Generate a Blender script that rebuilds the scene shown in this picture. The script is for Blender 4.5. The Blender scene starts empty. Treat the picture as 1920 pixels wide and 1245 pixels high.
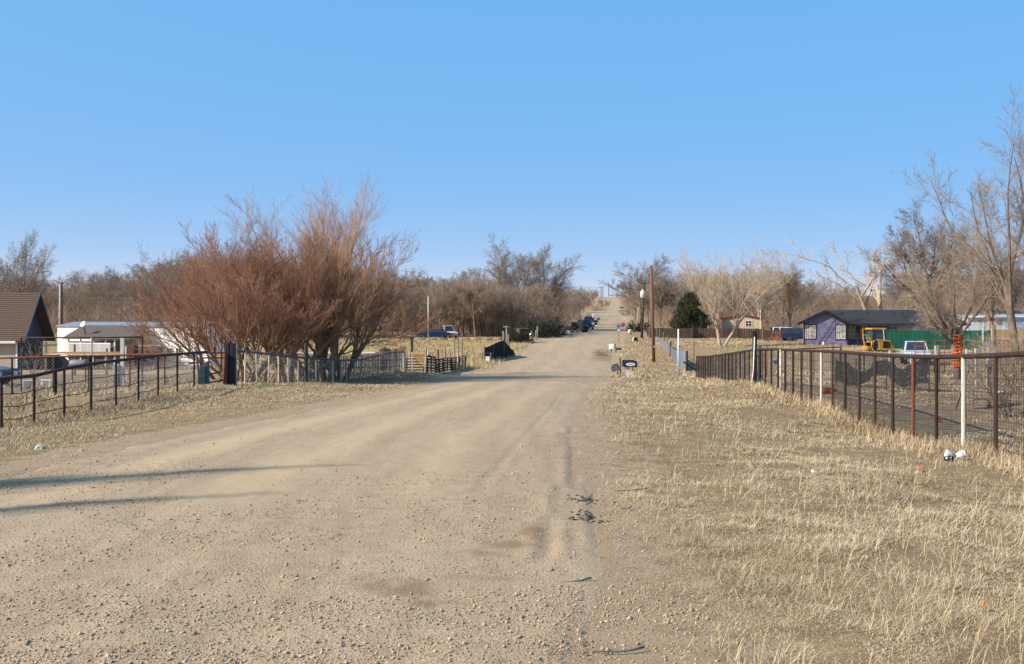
import bpy, math, random
import numpy as np
from mathutils import Vector, Matrix

scene = bpy.context.scene
col = scene.collection

# ------------------------------------------------------------------ camera, sky, sun, exposure
EYE, F, CX, HY = 1.6, 1800.0, 960.0, 600.0      # eye height (m), focal length, centre and horizon in photo pixels
cam_d = bpy.data.cameras.new('camera')
cam_d.sensor_width = 36.0
cam_d.lens = F / 1920.0 * 36.0
cam_d.shift_y = -(622.5 - HY) / 1920.0
cam_d.clip_end = 20000
cam = bpy.data.objects.new('camera', cam_d)
col.objects.link(cam)
cam.location = (0, 0, EYE)
cam.rotation_euler = (math.radians(90), 0, 0)
scene.camera = cam

SUN_EL = math.radians(33.5)
SUN_TO = Vector((-0.94, -0.34, 0)).normalized()     # horizontal direction towards the sun
world = bpy.data.worlds.new('World')
scene.world = world
world.use_nodes = True
wn = world.node_tree
sky = wn.nodes.new('ShaderNodeTexSky')
sky.sky_type = 'NISHITA'
sky.sun_disc = False
sky.sun_elevation = SUN_EL
sky.sun_rotation = math.atan2(SUN_TO.x, SUN_TO.y)
sky.altitude = 1500
sky.air_density = 1.0
sky.dust_density = 4.0
sky.ozone_density = 6.0
bg = wn.nodes['Background']
bg.inputs['Strength'].default_value = 0.112
# the thin dry winter air: an even, saturated blue
sep = wn.nodes.new('ShaderNodeSeparateColor'); sep.mode = 'HSV'
com = wn.nodes.new('ShaderNodeCombineColor'); com.mode = 'HSV'
def _wm(op, a, b):
    n = wn.nodes.new('ShaderNodeMath'); n.operation = op
    wn.links.new(a, n.inputs[0]); n.inputs[1].default_value = b
    return n.outputs['Value']
wn.links.new(sky.outputs['Color'], sep.inputs['Color'])
com.inputs['Red'].default_value = 215.5 / 360
wn.links.new(_wm('MULTIPLY', sep.outputs['Green'], 1.07), com.inputs['Green'])
wn.links.new(_wm('MULTIPLY', _wm('POWER', sep.outputs['Blue'], .12), 4.6), com.inputs['Blue'])
wn.links.new(com.outputs['Color'], bg.inputs['Color'])

sun_d = bpy.data.lights.new('sun', 'SUN')
sun_d.energy = 5.0
sun_d.angle = math.radians(0.53)
sun_d.color = (1.0, 0.95, 0.87)
sun = bpy.data.objects.new('sun', sun_d)
col.objects.link(sun)
sun_dir = -(SUN_TO * math.cos(SUN_EL) + Vector((0, 0, math.sin(SUN_EL))))
sun.rotation_euler = sun_dir.to_track_quat('-Z', 'Y').to_euler()
sun.location = (-40, -20, 40)

scene.view_settings.view_transform = 'Standard'
scene.view_settings.look = 'None'
scene.view_settings.exposure = 0.55
scene.view_settings.gamma = 1.0
scene.view_settings.use_curve_mapping = False

# ------------------------------------------------------------------ helpers
def Xp(px, Y): return (px - CX) / F * Y
def Zp(py, Y): return EYE - (py - HY) / F * Y

def _hash(ix, iy, seed):
    n = (ix.astype(np.int64) * 374761393 + iy.astype(np.int64) * 668265263 + seed * 974634211) & 0x7fffffff
    n = ((n ^ (n >> 13)) * 1274126177) & 0x7fffffff
    return ((n ^ (n >> 16)) & 0xffff) / 65535.0

def vnoise(x, y, seed=0):
    x = np.asarray(x, float); y = np.asarray(y, float)
    ix = np.floor(x); iy = np.floor(y)
    fx = x - ix; fy = y - iy
    fx = fx * fx * (3 - 2 * fx); fy = fy * fy * (3 - 2 * fy)
    a = _hash(ix, iy, seed); b = _hash(ix + 1, iy, seed)
    c = _hash(ix, iy + 1, seed); d = _hash(ix + 1, iy + 1, seed)
    return a + (b - a) * fx + (c - a) * fy + (a - b - c + d) * fx * fy

def fbm(x, y, seed=0, o=4):
    s = 0; a = .5; t = 0
    for i in range(o):
        s = s + a * vnoise(x * 2 ** i, y * 2 ** i, seed + i); t += a; a *= .5
    return s / t

def sstep(a, b, x):
    t = np.clip((x - a) / (b - a), 0, 1)
    return t * t * (3 - 2 * t)

# ---- terrain height
_PY = np.array([-40, 0, 6, 10, 15, 20, 30, 40, 50, 60, 75, 92, 110, 140, 170, 210, 270, 350, 450, 580, 700, 800, 6000], float)
_PZ = np.array([0.1, 0, 0, -.03, -.15, -.36, -.82, -1.26, -1.66, -1.97, -2.2, -2.3, -1.85, -1.1, -.45, .25, 1.95, 4.6, 8.4, 14.2, 18.4, 19.2, 20])
_gy = np.concatenate([np.linspace(-40, 120, 641), np.linspace(121, 900, 780)])
_gz = np.interp(_gy, _PY, _PZ)
def _smooth(a, k):
    ker = np.hanning(k + 2)[1:-1]; ker /= ker.sum()
    return np.convolve(np.pad(a, k // 2, mode='edge'), ker, mode='valid')
_gz = np.concatenate([_smooth(_gz[:641], 33), _smooth(_gz[641:], 41)])
def prof(Y): return np.where(np.asarray(Y) > 890, np.interp(Y, _PY, _PZ), np.interp(Y, _gy, _gz))

# road edges
RY = np.array([-10, 2, 4.5, 7.2, 10.3, 13.7, 18, 27.6, 45, 58, 75, 100, 110, 125, 147, 170, 210, 270, 350, 450, 560, 720])
RL = np.array([-6.5, -6.3, -6.1, -5.9, -5.6, -5.3, -4.9, -4.6, -4.0, -3.9, -1.5, .6, 1.5, 2.8, 5.7, 9.7, 14.6, 21.7, 30.7, 41.7, 54, 72])
RR = np.array([.2, .35, .45, .6, .78, .95, 1.2, 2.0, 3.8, 5.4, 7.5, 10.5, 11.4, 13.2, 15.9, 18.6, 23.1, 30.5, 40, 52, 64.4, 83])
def rl(Y): return np.interp(Y, RY, RL)
def rr(Y): return np.interp(Y, RY, RR)

_ctrl = []      # (X, Y, z)
for px, py, Y in [(1859, 852, 13.4), (1748, 840, 15.9), (1667, 816, 18.4), (1608, 790, 20.7), (1535, 760, 24.4), (1415, 722, 34.7), (1350, 716, 45), (1305, 712, 57),
                  (0, 808, 22), (116, 783, 24.7), (213, 763, 27.6), (291, 743, 30.4), (360, 727, 33.4), (446, 722, 38.4), (559, 721, 44.4), (640, 721, 50), (756, 698, 61),
                  (98, 747, 36), (1640, 659, 97), (1550, 646, 115), (1700, 652, 112), (1400, 650, 112), (1350, 634, 145), (1480, 639, 145),
                  (240, 687, 85), (60, 694, 71), (850, 672, 92), (1226, 679, 92), (1800, 712, 45), (1850, 740, 27), (1700, 725, 35), (700, 645, 110), (1288, 696, 76)]:
    _ctrl.append((Xp(px, Y), Y, Zp(py, Y)))
for Y in [3, 6, 9, 12, 15, 18, 22, 26, 30, 35, 41, 48, 55, 63, 72, 84, 100, 120, 150]:
    for t in (0, .5, 1):
        _ctrl.append((float(rl(Y)) * (1 - t) + float(rr(Y)) * t, Y, float(prof(Y))))
_ctrl = np.array(_ctrl)
_cres = _ctrl[:, 2] - prof(_ctrl[:, 1])

def h(X, Y):
    X = np.asarray(X, float); Y = np.asarray(Y, float)
    sh = np.broadcast(X, Y).shape
    x = np.broadcast_to(X, sh).ravel(); y = np.broadcast_to(Y, sh).ravel()
    num = np.zeros_like(x); den = np.full_like(x, .03)
    for (cx, cy, _), r in zip(_ctrl, _cres):
        k = 1 / (2 + .09 * cy)
        d2 = ((x - cx) * k) ** 2 + ((y - cy) * k * .8) ** 2
        w = 1 / (d2 + .06) ** 2
        num += w * r; den += w
    z = prof(y) + num / den
    off = np.maximum(np.maximum(rl(y) - x, x - rr(y)), 0)
    m = sstep(0, 1.5, off)
    z = z + m * (.10 * (fbm(x * .45, y * .45, 5, 3) - .5) + .03 * (vnoise(x * 3.1, y * 3.1, 9) - .5))
    # far ground rises into low hills away from the road
    z = z + sstep(120, 420, y) * sstep(30, 260, np.abs(x - .11 * y)) * 3.0 * (fbm(x * .008, y * .008, 3, 3) - .2)
    return z.reshape(sh) if sh else float(z[0])

def G(px, Y, dz=0.0):
    X = Xp(px, Y)
    return Vector((X, Y, h(X, Y) + dz))

def trace(px, py, y0=2.0, y1=900):
    """where the view ray through a photo pixel meets the ground"""
    Y = np.geomspace(y0, y1, 3000)
    d = Zp(py, Y) - h(Xp(px, Y), Y)
    i = np.argmax(d < 0)
    return Vector((Xp(px, Y[i]), Y[i], h(Xp(px, Y[i]), Y[i])))

# ---- objects
def tag(o, label=None, cat=None, group=None, kind=None):
    if label: o['label'] = label
    if cat: o['category'] = cat
    if group: o['group'] = group
    if kind: o['kind'] = kind
    return o

def thing(name, label, cat, loc=(0, 0, 0), rz=0.0, group=None):
    o = bpy.data.objects.new(name, None)
    o.empty_display_size = .3
    col.objects.link(o)
    o.location = loc; o.rotation_euler = (0, 0, rz)
    return tag(o, label, cat, group)

def link(name, me, parent=None, loc=(0, 0, 0), rot=(0, 0, 0), sc=(1, 1, 1)):
    o = bpy.data.objects.new(name, me)
    col.objects.link(o)
    o.parent = parent
    o.location = loc; o.rotation_euler = rot; o.scale = sc
    return o

def fast_mesh(name, V, faces, mat=None, smooth=False, attrs=None):
    """faces: list of int arrays (n,k)"""
    me = bpy.data.meshes.new(name)
    V = np.ascontiguousarray(V, np.float32)
    me.vertices.add(len(V)); me.vertices.foreach_set('co', V.ravel())
    idx = np.concatenate([f.ravel() for f in faces]).astype(np.int32)
    tot = np.concatenate([np.full(len(f), f.shape[1], np.int32) for f in faces])
    st = np.concatenate([[0], np.cumsum(tot)[:-1]]).astype(np.int32)
    me.loops.add(len(idx)); me.loops.foreach_set('vertex_index', idx)
    me.polygons.add(len(tot)); me.polygons.foreach_set('loop_start', st); me.polygons.foreach_set('loop_total', tot)
    if smooth: me.polygons.foreach_set('use_smooth', np.ones(len(tot), bool))
    me.update(calc_edges=True)
    for k, a in (attrs or {}).items():
        at = me.attributes.new(k, 'FLOAT', 'POINT')
        at.data.foreach_set('value', np.ascontiguousarray(a, np.float32))
    if mat: me.materials.append(mat)
    return me

def tubes(P0, P1, R0, R1, n=3):
    """separate tapered prisms, vectorised -> verts, quads"""
    P0 = np.asarray(P0, float); P1 = np.asarray(P1, float); R0 = np.asarray(R0, float); R1 = np.asarray(R1, float)
    D = P1 - P0; L = np.linalg.norm(D, axis=1, keepdims=True); D = D / np.maximum(L, 1e-9)
    ref = np.where(np.abs(D[:, 2:3]) < .9, np.array([[0, 0, 1.]]), np.array([[1., 0, 0]]))
    U = np.cross(D, ref); U /= np.linalg.norm(U, axis=1, keepdims=True)
    W = np.cross(D, U)
    a = np.arange(n) * 2 * np.pi / n
    ring = U[:, None, :] * np.cos(a)[None, :, None] + W[:, None, :] * np.sin(a)[None, :, None]
    A = P0[:, None, :] + ring * R0[:, None, None]
    B = P1[:, None, :] + ring * R1[:, None, None]
    V = np.concatenate([A, B], axis=1).reshape(-1, 3)
    base = (np.arange(len(P0)) * 2 * n)[:, None]
    q = []
    for i in range(n):
        j = (i + 1) % n
        q.append(np.concatenate([base + i, base + j, base + n + j, base + n + i], axis=1))
    return V, np.stack(q, axis=1).reshape(-1, 4)

class MB:
    """collects boxes, bars, tubes and prisms, then links them as one mesh"""
    def __init__(s): s.v = []; s.f = []
    def add(s, vs, fs):
        b = len(s.v); s.v += [tuple(v) for v in vs]; s.f += [tuple(b + i for i in f) for f in fs]
        return s
    def box(s, c, d, rz=0, M=None):
        x, y, z = [k / 2 for k in d]
        vs = [Vector((i * x, j * y, k * z)) for k in (-1, 1) for j in (-1, 1) for i in (-1, 1)]
        R = M if M is not None else Matrix.Rotation(rz, 3, 'Z')
        vs = [R @ v + Vector(c) for v in vs]
        return s.add(vs, [(0, 2, 3, 1), (4, 5, 7, 6), (0, 1, 5, 4), (2, 6, 7, 3), (0, 4, 6, 2), (1, 3, 7, 5)])
    def bx(s, x0, x1, y0, y1, z0, z1):
        return s.box(((x0 + x1) / 2, (y0 + y1) / 2, (z0 + z1) / 2), (abs(x1 - x0), abs(y1 - y0), abs(z1 - z0)))
    def tube(s, pts, r, n=8, cap=True, r1=None):
        pts = [Vector(p) for p in pts]; b = len(s.v); m = len(pts)
        for i, p in enumerate(pts):
            d = (pts[min(i + 1, m - 1)] - pts[max(i - 1, 0)]).normalized()
            ref = Vector((0, 0, 1)) if abs(d.z) < .9 else Vector((1, 0, 0))
            u = d.cross(ref).normalized(); w = d.cross(u)
            rad = r if r1 is None else r + (r1 - r) * i / (m - 1)
            for k in range(n):
                a = 2 * math.pi * k / n
                s.v.append(tuple(p + u * (math.cos(a) * rad) + w * (math.sin(a) * rad)))
        for i in range(m - 1):
            for k in range(n):
                k2 = (k + 1) % n
                s.f.append((b + i * n + k, b + i * n + k2, b + (i + 1) * n + k2, b + (i + 1) * n + k))
        if cap:
            s.f.append(tuple(b + k for k in reversed(range(n)))); s.f.append(tuple(b + (m - 1) * n + k for k in range(n)))
        return s
    def prism(s, poly, a, b, axis='y'):
        """poly in the plane across axis: y -> (x,z), x -> (y,z), z -> (x,y)"""
        n = len(poly)
        def pt(p, t): return {'y': (p[0], t, p[1]), 'x': (t, p[0], p[1]), 'z': (p[0], p[1], t)}[axis]
        vs = [pt(p, a) for p in poly] + [pt(p, b) for p in poly]
        return s.add(vs, [tuple(range(n)), tuple(reversed(range(n, 2 * n)))] + [(i, n + i, n + (i + 1) % n, (i + 1) % n) for i in range(n)])
    def lathe(s, prof_, n=16, c=(0, 0, 0), axis='z'):
        b = len(s.v)
        for r, t in prof_:
            for k in range(n):
                a = 2 * math.pi * k / n
                if axis == 'z': p = (r * math.cos(a), r * math.sin(a), t)
                elif axis == 'y': p = (r * math.cos(a), t, r * math.sin(a))
                else: p = (t, r * math.cos(a), r * math.sin(a))
                s.v.append((p[0] + c[0], p[1] + c[1], p[2] + c[2]))
        m = len(prof_)
        for i in range(m - 1):
            for k in range(n):
                k2 = (k + 1) % n
                s.f.append((b + i * n + k, b + i * n + k2, b + (i + 1) * n + k2, b + (i + 1) * n + k))
        s.f.append(tuple(b + k for k in range(n))); s.f.append(tuple(b + (m - 1) * n + k for k in reversed(range(n))))
        return s
    def quad(s, a, b, c, d): return s.add([a, b, c, d], [(0, 1, 2, 3)])
    def mesh(s, name, mat, smooth=False, bevel=0):
        me = bpy.data.meshes.new(name)
        me.from_pydata(s.v, [], s.f)
        me.materials.append(mat)
        import bmesh
        bm = bmesh.new(); bm.from_mesh(me)
        bmesh.ops.recalc_face_normals(bm, faces=bm.faces)
        if bevel:
            bmesh.ops.bevel(bm, geom=list(bm.edges), offset=bevel, segments=1, affect='EDGES')
        bm.to_mesh(me); bm.free()
        if smooth:
            for p in me.polygons: p.use_smooth = True
        return me
    def build(s, name, mat, parent=None, org=None, smooth=False, bevel=0):
        if org is not None:
            s.v = [(v[0] - org[0], v[1] - org[1], v[2] - org[2]) for v in s.v]
        return link(name, s.mesh(name, mat, smooth, bevel), parent)

# ---- materials
def M(name, c, c2=None, scale=5.0, rough=.85, metal=0.0, bump=0.0, bscale=30.0, rnd=0.0, spec=.3, detail=5.0, stretch=None, attr=None, lo=.35, hi=.65):
    m = bpy.data.materials.new(name); m.use_nodes = True
    nt = m.node_tree; b = nt.nodes['Principled BSDF']
    b.inputs['Roughness'].default_value = rough; b.inputs['Metallic'].default_value = metal
    b.inputs['Specular IOR Level'].default_value = spec
    c2 = c2 or tuple(k * .72 for k in c)
    tc = nt.nodes.new('ShaderNodeTexCoord'); vec = tc.outputs['Object']
    if stretch:
        mp = nt.nodes.new('ShaderNodeMapping'); mp.inputs['Scale'].default_value = stretch
        nt.links.new(vec, mp.inputs['Vector']); vec = mp.outputs['Vector']
    no = nt.nodes.new('ShaderNodeTexNoise'); no.inputs['Scale'].default_value = scale; no.inputs['Detail'].default_value = detail
    nt.links.new(vec, no.inputs['Vector'])
    rp = nt.nodes.new('ShaderNodeValToRGB'); rp.color_ramp.elements[0].position = lo; rp.color_ramp.elements[1].position = hi
    rp.color_ramp.elements[0].color = (*c2, 1); rp.color_ramp.elements[1].color = (*c, 1)
    src = no.outputs['Fac']
    if attr:
        at = nt.nodes.new('ShaderNodeAttribute'); at.attribute_name = attr; src = at.outputs['Fac']
        rp.color_ramp.elements[0].position = 0; rp.color_ramp.elements[1].position = 1
    nt.links.new(src, rp.inputs['Fac'])
    out = rp.outputs['Color']
    if rnd:
        oi = nt.nodes.new('ShaderNodeObjectInfo'); mr = nt.nodes.new('ShaderNodeMapRange')
        mr.inputs['To Min'].default_value = 1 - rnd; mr.inputs['To Max'].default_value = 1 + rnd
        nt.links.new(oi.outputs['Random'], mr.inputs['Value'])
        mx = nt.nodes.new('ShaderNodeMixRGB'); mx.blend_type = 'MULTIPLY'; mx.inputs['Fac'].default_value = 1
        nt.links.new(out, mx.inputs['Color1']); nt.links.new(mr.outputs['Result'], mx.inputs['Color2']); out = mx.outputs['Color']
    nt.links.new(out, b.inputs['Base Color'])
    if bump:
        n2 = nt.nodes.new('ShaderNodeTexNoise'); n2.inputs['Scale'].default_value = bscale; n2.inputs['Detail'].default_value = 4
        nt.links.new(vec, n2.inputs['Vector'])
        bp = nt.nodes.new('ShaderNodeBump'); bp.inputs['Strength'].default_value = bump; bp.inputs['Distance'].default_value = .02
        nt.links.new(n2.outputs['Fac'], bp.inputs['Height']); nt.links.new(bp.outputs['Normal'], b.inputs['Normal'])
    return m

rust = M('rusty pipe', (.062, .034, .027), (.030, .017, .014), 9, .9, 0, .4, 40, rnd=.3)
rust_red = M('red rusty pipe', (0.265, 0.071, 0.030), (.12, .04, .025), 14, .75, .1, .3, 40)
wht_pipe = M('chipped white paint', (.62, .57, .50), (0.306, 0.209, 0.139), 9, .7, 0, .2, 40, rnd=.1, lo=.36, hi=.5)
wht = M('white paint', (.76, .74, .70), (.64, .60, .54), 3, .55, rnd=.04)
blue_pipe = M('blue grey pipe', (0.122, 0.133, 0.165), (0.061, 0.067, 0.078), 9, .5, .4)
green_post = M('green treated post', (0.071, 0.081, 0.057), (0.036, 0.038, 0.026), 9, .9, 0, .4, 30)
wire_m = M('galvanised wire', (.34, .33, .31), (.20, .18, .16), 30, .6, .2)
wire_dk = M('dark wire', (0.061, 0.048, 0.044), (.03, .025, .025), 30, .6, .4)
oldwood = M('weathered grey wood', (0.255, 0.199, 0.148), (0.133, 0.100, 0.074), 6, .95, 0, .5, 40, rnd=.25, stretch=(8, 8, .7))
tanwood = M('tan wood', (0.408, 0.275, 0.165), (0.265, 0.171, 0.096), 6, .9, 0, .3, 40, rnd=.2, stretch=(8, 8, .7))
brnwood = M('brown fence wood', (0.128, 0.078, 0.054), (0.071, 0.043, 0.030), 5, .95, 0, .3, 40, rnd=.28, stretch=(8, 8, .5))
polewood = M('utility pole wood', (0.204, 0.095, 0.052), (0.122, 0.057, 0.035), 5, .95, 0, .3, 40, stretch=(8, 8, .4))
poledark = M('dark pole wood', (0.076, 0.052, 0.039), (0.046, 0.033, 0.026), 5, .95, 0, .3, 40, stretch=(8, 8, .4))
black_m = M('black rubber', (.02, .02, .022), (.012, .012, .013), 8, .7)
glass_m = M('dark glass', (.03, .035, .045), (.02, .024, .03), 2, .08, 0, spec=.6)
chrome = M('dull metal', (.45, .45, .46), (.32, .32, .33), 12, .35, .8)
concrete = M('pale concrete', (.48, .44, .38), (.36, .33, .28), 6, .95, 0, .2)
# ------------------------------------------------------------------ ground and road
def node(nt, t, **kw):
    n = nt.nodes.new(t)
    for k, v in kw.items():
        if k in n.inputs: n.inputs[k].default_value = v
        else: setattr(n, k, v)
    return n

def mixc(nt, fac, a, b, bt='MIX'):
    n = nt.nodes.new('ShaderNodeMixRGB'); n.blend_type = bt
    for s, v in ((n.inputs['Fac'], fac), (n.inputs['Color1'], a), (n.inputs['Color2'], b)):
        if isinstance(v, (int, float)): s.default_value = v
        elif isinstance(v, tuple): s.default_value = (*v, 1)
        else: nt.links.new(v, s)
    return n.outputs['Color']

def ramp(nt, v, a, b, c0=(0, 0, 0), c1=(1, 1, 1)):
    r = nt.nodes.new('ShaderNodeValToRGB'); e = r.color_ramp.elements
    e[0].position = a; e[1].position = b; e[0].color = (*c0, 1); e[1].color = (*c1, 1)
    nt.links.new(v, r.inputs['Fac']); return r.outputs['Color']

def math_(nt, op, a, b=0.0):
    n = nt.nodes.new('ShaderNodeMath'); n.operation = op
    for s, v in ((n.inputs[0], a), (n.inputs[1], b)):
        if isinstance(v, (int, float)): s.default_value = v
        else: nt.links.new(v, s)
    return n.outputs['Value']

def noise(nt, vec, sc, det=5, rough=.55):
    n = nt.nodes.new('ShaderNodeTexNoise'); n.inputs['Scale'].default_value = sc; n.inputs['Detail'].default_value = det
    n.inputs['Roughness'].default_value = rough
    nt.links.new(vec, n.inputs['Vector']); return n.outputs['Fac']

DIRT = (0.42, 0.289, 0.178); DIRT2 = (0.335, 0.228, 0.138)

def ground_material():
    m = bpy.data.materials.new('dry prairie ground'); m.use_nodes = True
    nt = m.node_tree; b = nt.nodes['Principled BSDF']; b.inputs['Roughness'].default_value = .95; b.inputs['Specular IOR Level'].default_value = .1
    tc = nt.nodes.new('ShaderNodeTexCoord'); v = tc.outputs['Object']
    at = nt.nodes.new('ShaderNodeAttribute'); at.attribute_name = 'soil'
    ay = nt.nodes.new('ShaderNodeAttribute'); ay.attribute_name = 'yard'
    ag = nt.nodes.new('ShaderNodeAttribute'); ag.attribute_name = 'gold'
    n1 = noise(nt, v, .5, 6); n2 = noise(nt, v, 4, 6); n3 = noise(nt, v, 28, 5, .7); n4 = noise(nt, v, 110, 3, .7)
    straw = mixc(nt, ramp(nt, n2, .35, .68), (0.255, 0.171, 0.087), (0.428, 0.299, 0.152))
    straw = mixc(nt, ramp(nt, n3, .38, .62), mixc(nt, .5, straw, (0.153, 0.100, 0.054)), straw)
    brown = mixc(nt, ramp(nt, n2, .4, .65), (0.240, 0.152, 0.083), (0.326, 0.218, 0.117))
    grass = mixc(nt, ramp(nt, n1, .46, .60), straw, brown)
    gold = mixc(nt, ramp(nt, n2, .3, .7), (0.337, 0.223, 0.096), (0.449, 0.309, 0.144))
    grass = mixc(nt, ag.outputs['Fac'], grass, gold)
    dirt = mixc(nt, ramp(nt, n2, .35, .65), DIRT2, DIRT)
    dirt = mixc(nt, math_(nt, 'MULTIPLY', ramp(nt, n4, .42, .58), .5), dirt, (0.306, 0.214, 0.126))
    yard = mixc(nt, ramp(nt, n2, .35, .65), (0.204, 0.142, 0.091), (0.316, 0.223, 0.139))
    yard = mixc(nt, ramp(nt, n3, .40, .60), mixc(nt, .4, yard, (0.133, 0.090, 0.057)), yard)
    c = mixc(nt, ramp(nt, math_(nt, 'ADD', ay.outputs['Fac'], math_(nt, 'MULTIPLY', math_(nt, 'SUBTRACT', n1, .5), 1.2)), .35, .65), grass, yard)
    so = math_(nt, 'ADD', at.outputs['Fac'], math_(nt, 'MULTIPLY', math_(nt, 'SUBTRACT', n2, .5), 1.3))
    c = mixc(nt, ramp(nt, so, .35, .62), c, dirt)
    nt.links.new(c, b.inputs['Base Color'])
    bp = nt.nodes.new('ShaderNodeBump'); bp.inputs['Strength'].default_value = .8; bp.inputs['Distance'].default_value = .03
    hh = math_(nt, 'ADD', math_(nt, 'MULTIPLY', n3, 1.0), math_(nt, 'MULTIPLY', n4, .5))
    nt.links.new(hh, bp.inputs['Height']); nt.links.new(bp.outputs['Normal'], b.inputs['Normal'])
    return m

def road_material():
    m = bpy.data.materials.new('gravel road surface'); m.use_nodes = True
    nt = m.node_tree; b = nt.nodes['Principled BSDF']; b.inputs['Roughness'].default_value = .95; b.inputs['Specular IOR Level'].default_value = .12
    tc = nt.nodes.new('ShaderNodeTexCoord'); v = tc.outputs['Object']
    mp = nt.nodes.new('ShaderNodeMapping'); mp.inputs['Rotation'].default_value = (0, 0, math.radians(5.5)); mp.inputs['Scale'].default_value = (1, .06, 1)
    nt.links.new(v, mp.inputs['Vector']); vs = mp.outputs['Vector']
    ab = nt.nodes.new('ShaderNodeAttribute'); ab.attribute_name = 'brown'
    ap = nt.nodes.new('ShaderNodeAttribute'); ap.attribute_name = 'packed'
    n1 = noise(nt, v, .35, 5); ns = noise(nt, vs, 2.2, 6); n2 = noise(nt, v, 6, 6); n3 = noise(nt, v, 45, 4, .7)
    vo = nt.nodes.new('ShaderNodeTexVoronoi'); vo.inputs['Scale'].default_value = 55; nt.links.new(v, vo.inputs['Vector'])
    vo2 = nt.nodes.new('ShaderNodeTexVoronoi'); vo2.inputs['Scale'].default_value = 120; nt.links.new(v, vo2.inputs['Vector'])
    peb = mixc(nt, ramp(nt, vo.outputs['Color'], .2, .9), (0.275, 0.190, 0.117), (0.530, 0.389, 0.248))
    dust = mixc(nt, ramp(nt, n2, .35, .65), DIRT2, DIRT)
    dust = mixc(nt, math_(nt, 'MULTIPLY', ramp(nt, ns, .42, .60), .55), dust, (0.490, 0.351, 0.213))
    c = mixc(nt, ramp(nt, math_(nt, 'ADD', math_(nt, 'MULTIPLY', n1, .6), math_(nt, 'MULTIPLY', n2, .4)), .44, .60), dust, mixc(nt, .45, dust, peb))
    tr = noise(nt, vs, 5.5, 4)
    c = mixc(nt, math_(nt, 'MULTIPLY', ramp(nt, tr, .52, .68), .38), c, (.30, .208, .135))
    grit = ramp(nt, n3, .38, .54)
    c = mixc(nt, math_(nt, 'MULTIPLY', math_(nt, 'SUBTRACT', 1.0, grit), .5), c, (0.204, 0.147, 0.100))
    c = mixc(nt, math_(nt, 'MULTIPLY', ap.outputs['Fac'], .75), c, (0.479, 0.337, 0.196))
    br = ramp(nt, math_(nt, 'ADD', ab.outputs['Fac'], math_(nt, 'ADD', math_(nt, 'MULTIPLY', math_(nt, 'SUBTRACT', n2, .5), 1.6), math_(nt, 'MULTIPLY', math_(nt, 'SUBTRACT', n3, .5), .8))), .36, .85)
    c = mixc(nt, math_(nt, 'MULTIPLY', br, .8), c, (0.230, 0.138, 0.074))
    nt.links.new(c, b.inputs['Base Color'])
    bp = nt.nodes.new('ShaderNodeBump'); bp.inputs['Strength'].default_value = .5; bp.inputs['Distance'].default_value = .02
    hh = math_(nt, 'ADD', math_(nt, 'MULTIPLY', vo.outputs['Distance'], -.5), math_(nt, 'ADD', math_(nt, 'MULTIPLY', n3, .6), math_(nt, 'MULTIPLY', vo2.outputs['Distance'], -.3)))
    nt.links.new(hh, bp.inputs['Height']); nt.links.new(bp.outputs['Normal'], b.inputs['Normal'])
    return m

# side street that meets the road from the left, and drives on the right: dirt mask
def soil_mask(X, Y):
    off = np.maximum(rl(Y) - X, X - rr(Y))
    wdt = .45 + .012 * Y
    s = 1 - sstep(0, wdt * 1.7, off)
    s = np.maximum(s, (1 - sstep(2.6, 5.5, np.abs(Y - 67 + .05 * X))) * sstep(-75, -55, X) * (X < rr(Y) + 2))      # side street to the left
    s = np.maximum(s, .75 * (1 - sstep(1.2, 3.2, np.abs(Y - 60.5))) * (1 - sstep(20, 60, X)) * (X > 0))          # drive to the right
    s = np.maximum(s, .85 * (1 - sstep(3.3, 4.4, Y)) * (X > 0) * (1 - sstep(9, 14, X)))
    s = np.maximum(s, .6 * np.exp(-((X - rr(Y) - .4) / .8) ** 2) * (Y < 30))
    s = np.maximum(s, .55 * np.exp(-((X - 11.6) / 2.5) ** 2 - ((Y - 92) / 14) ** 2))
    return s

def yard_mask(X, Y):
    fx = 5.47 + .095 * Y
    right = sstep(0, 1.0, X - fx - .4) * (1 - sstep(52, 66, Y)) * sstep(3, 8, Y)
    right = np.maximum(right, .7 * sstep(0, 3, X - 24) * (1 - sstep(92, 104, Y)) * sstep(40, 50, Y))
    lx = np.where(Y < 36, -11.7 + .056 * (Y - 22), -17.9 + .18 * Y)
    left = sstep(0, 2, lx - X - 5) * sstep(30, 38, Y) * (1 - sstep(56, 66, Y))
    return np.maximum(right, left)

def gold_mask(X, Y):
    return sstep(72, 78, Y) * (1 - sstep(135, 150, Y)) * sstep(-60, -45, X) * (1 - sstep(-.5, 1.0, X - rl(Y)))

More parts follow.
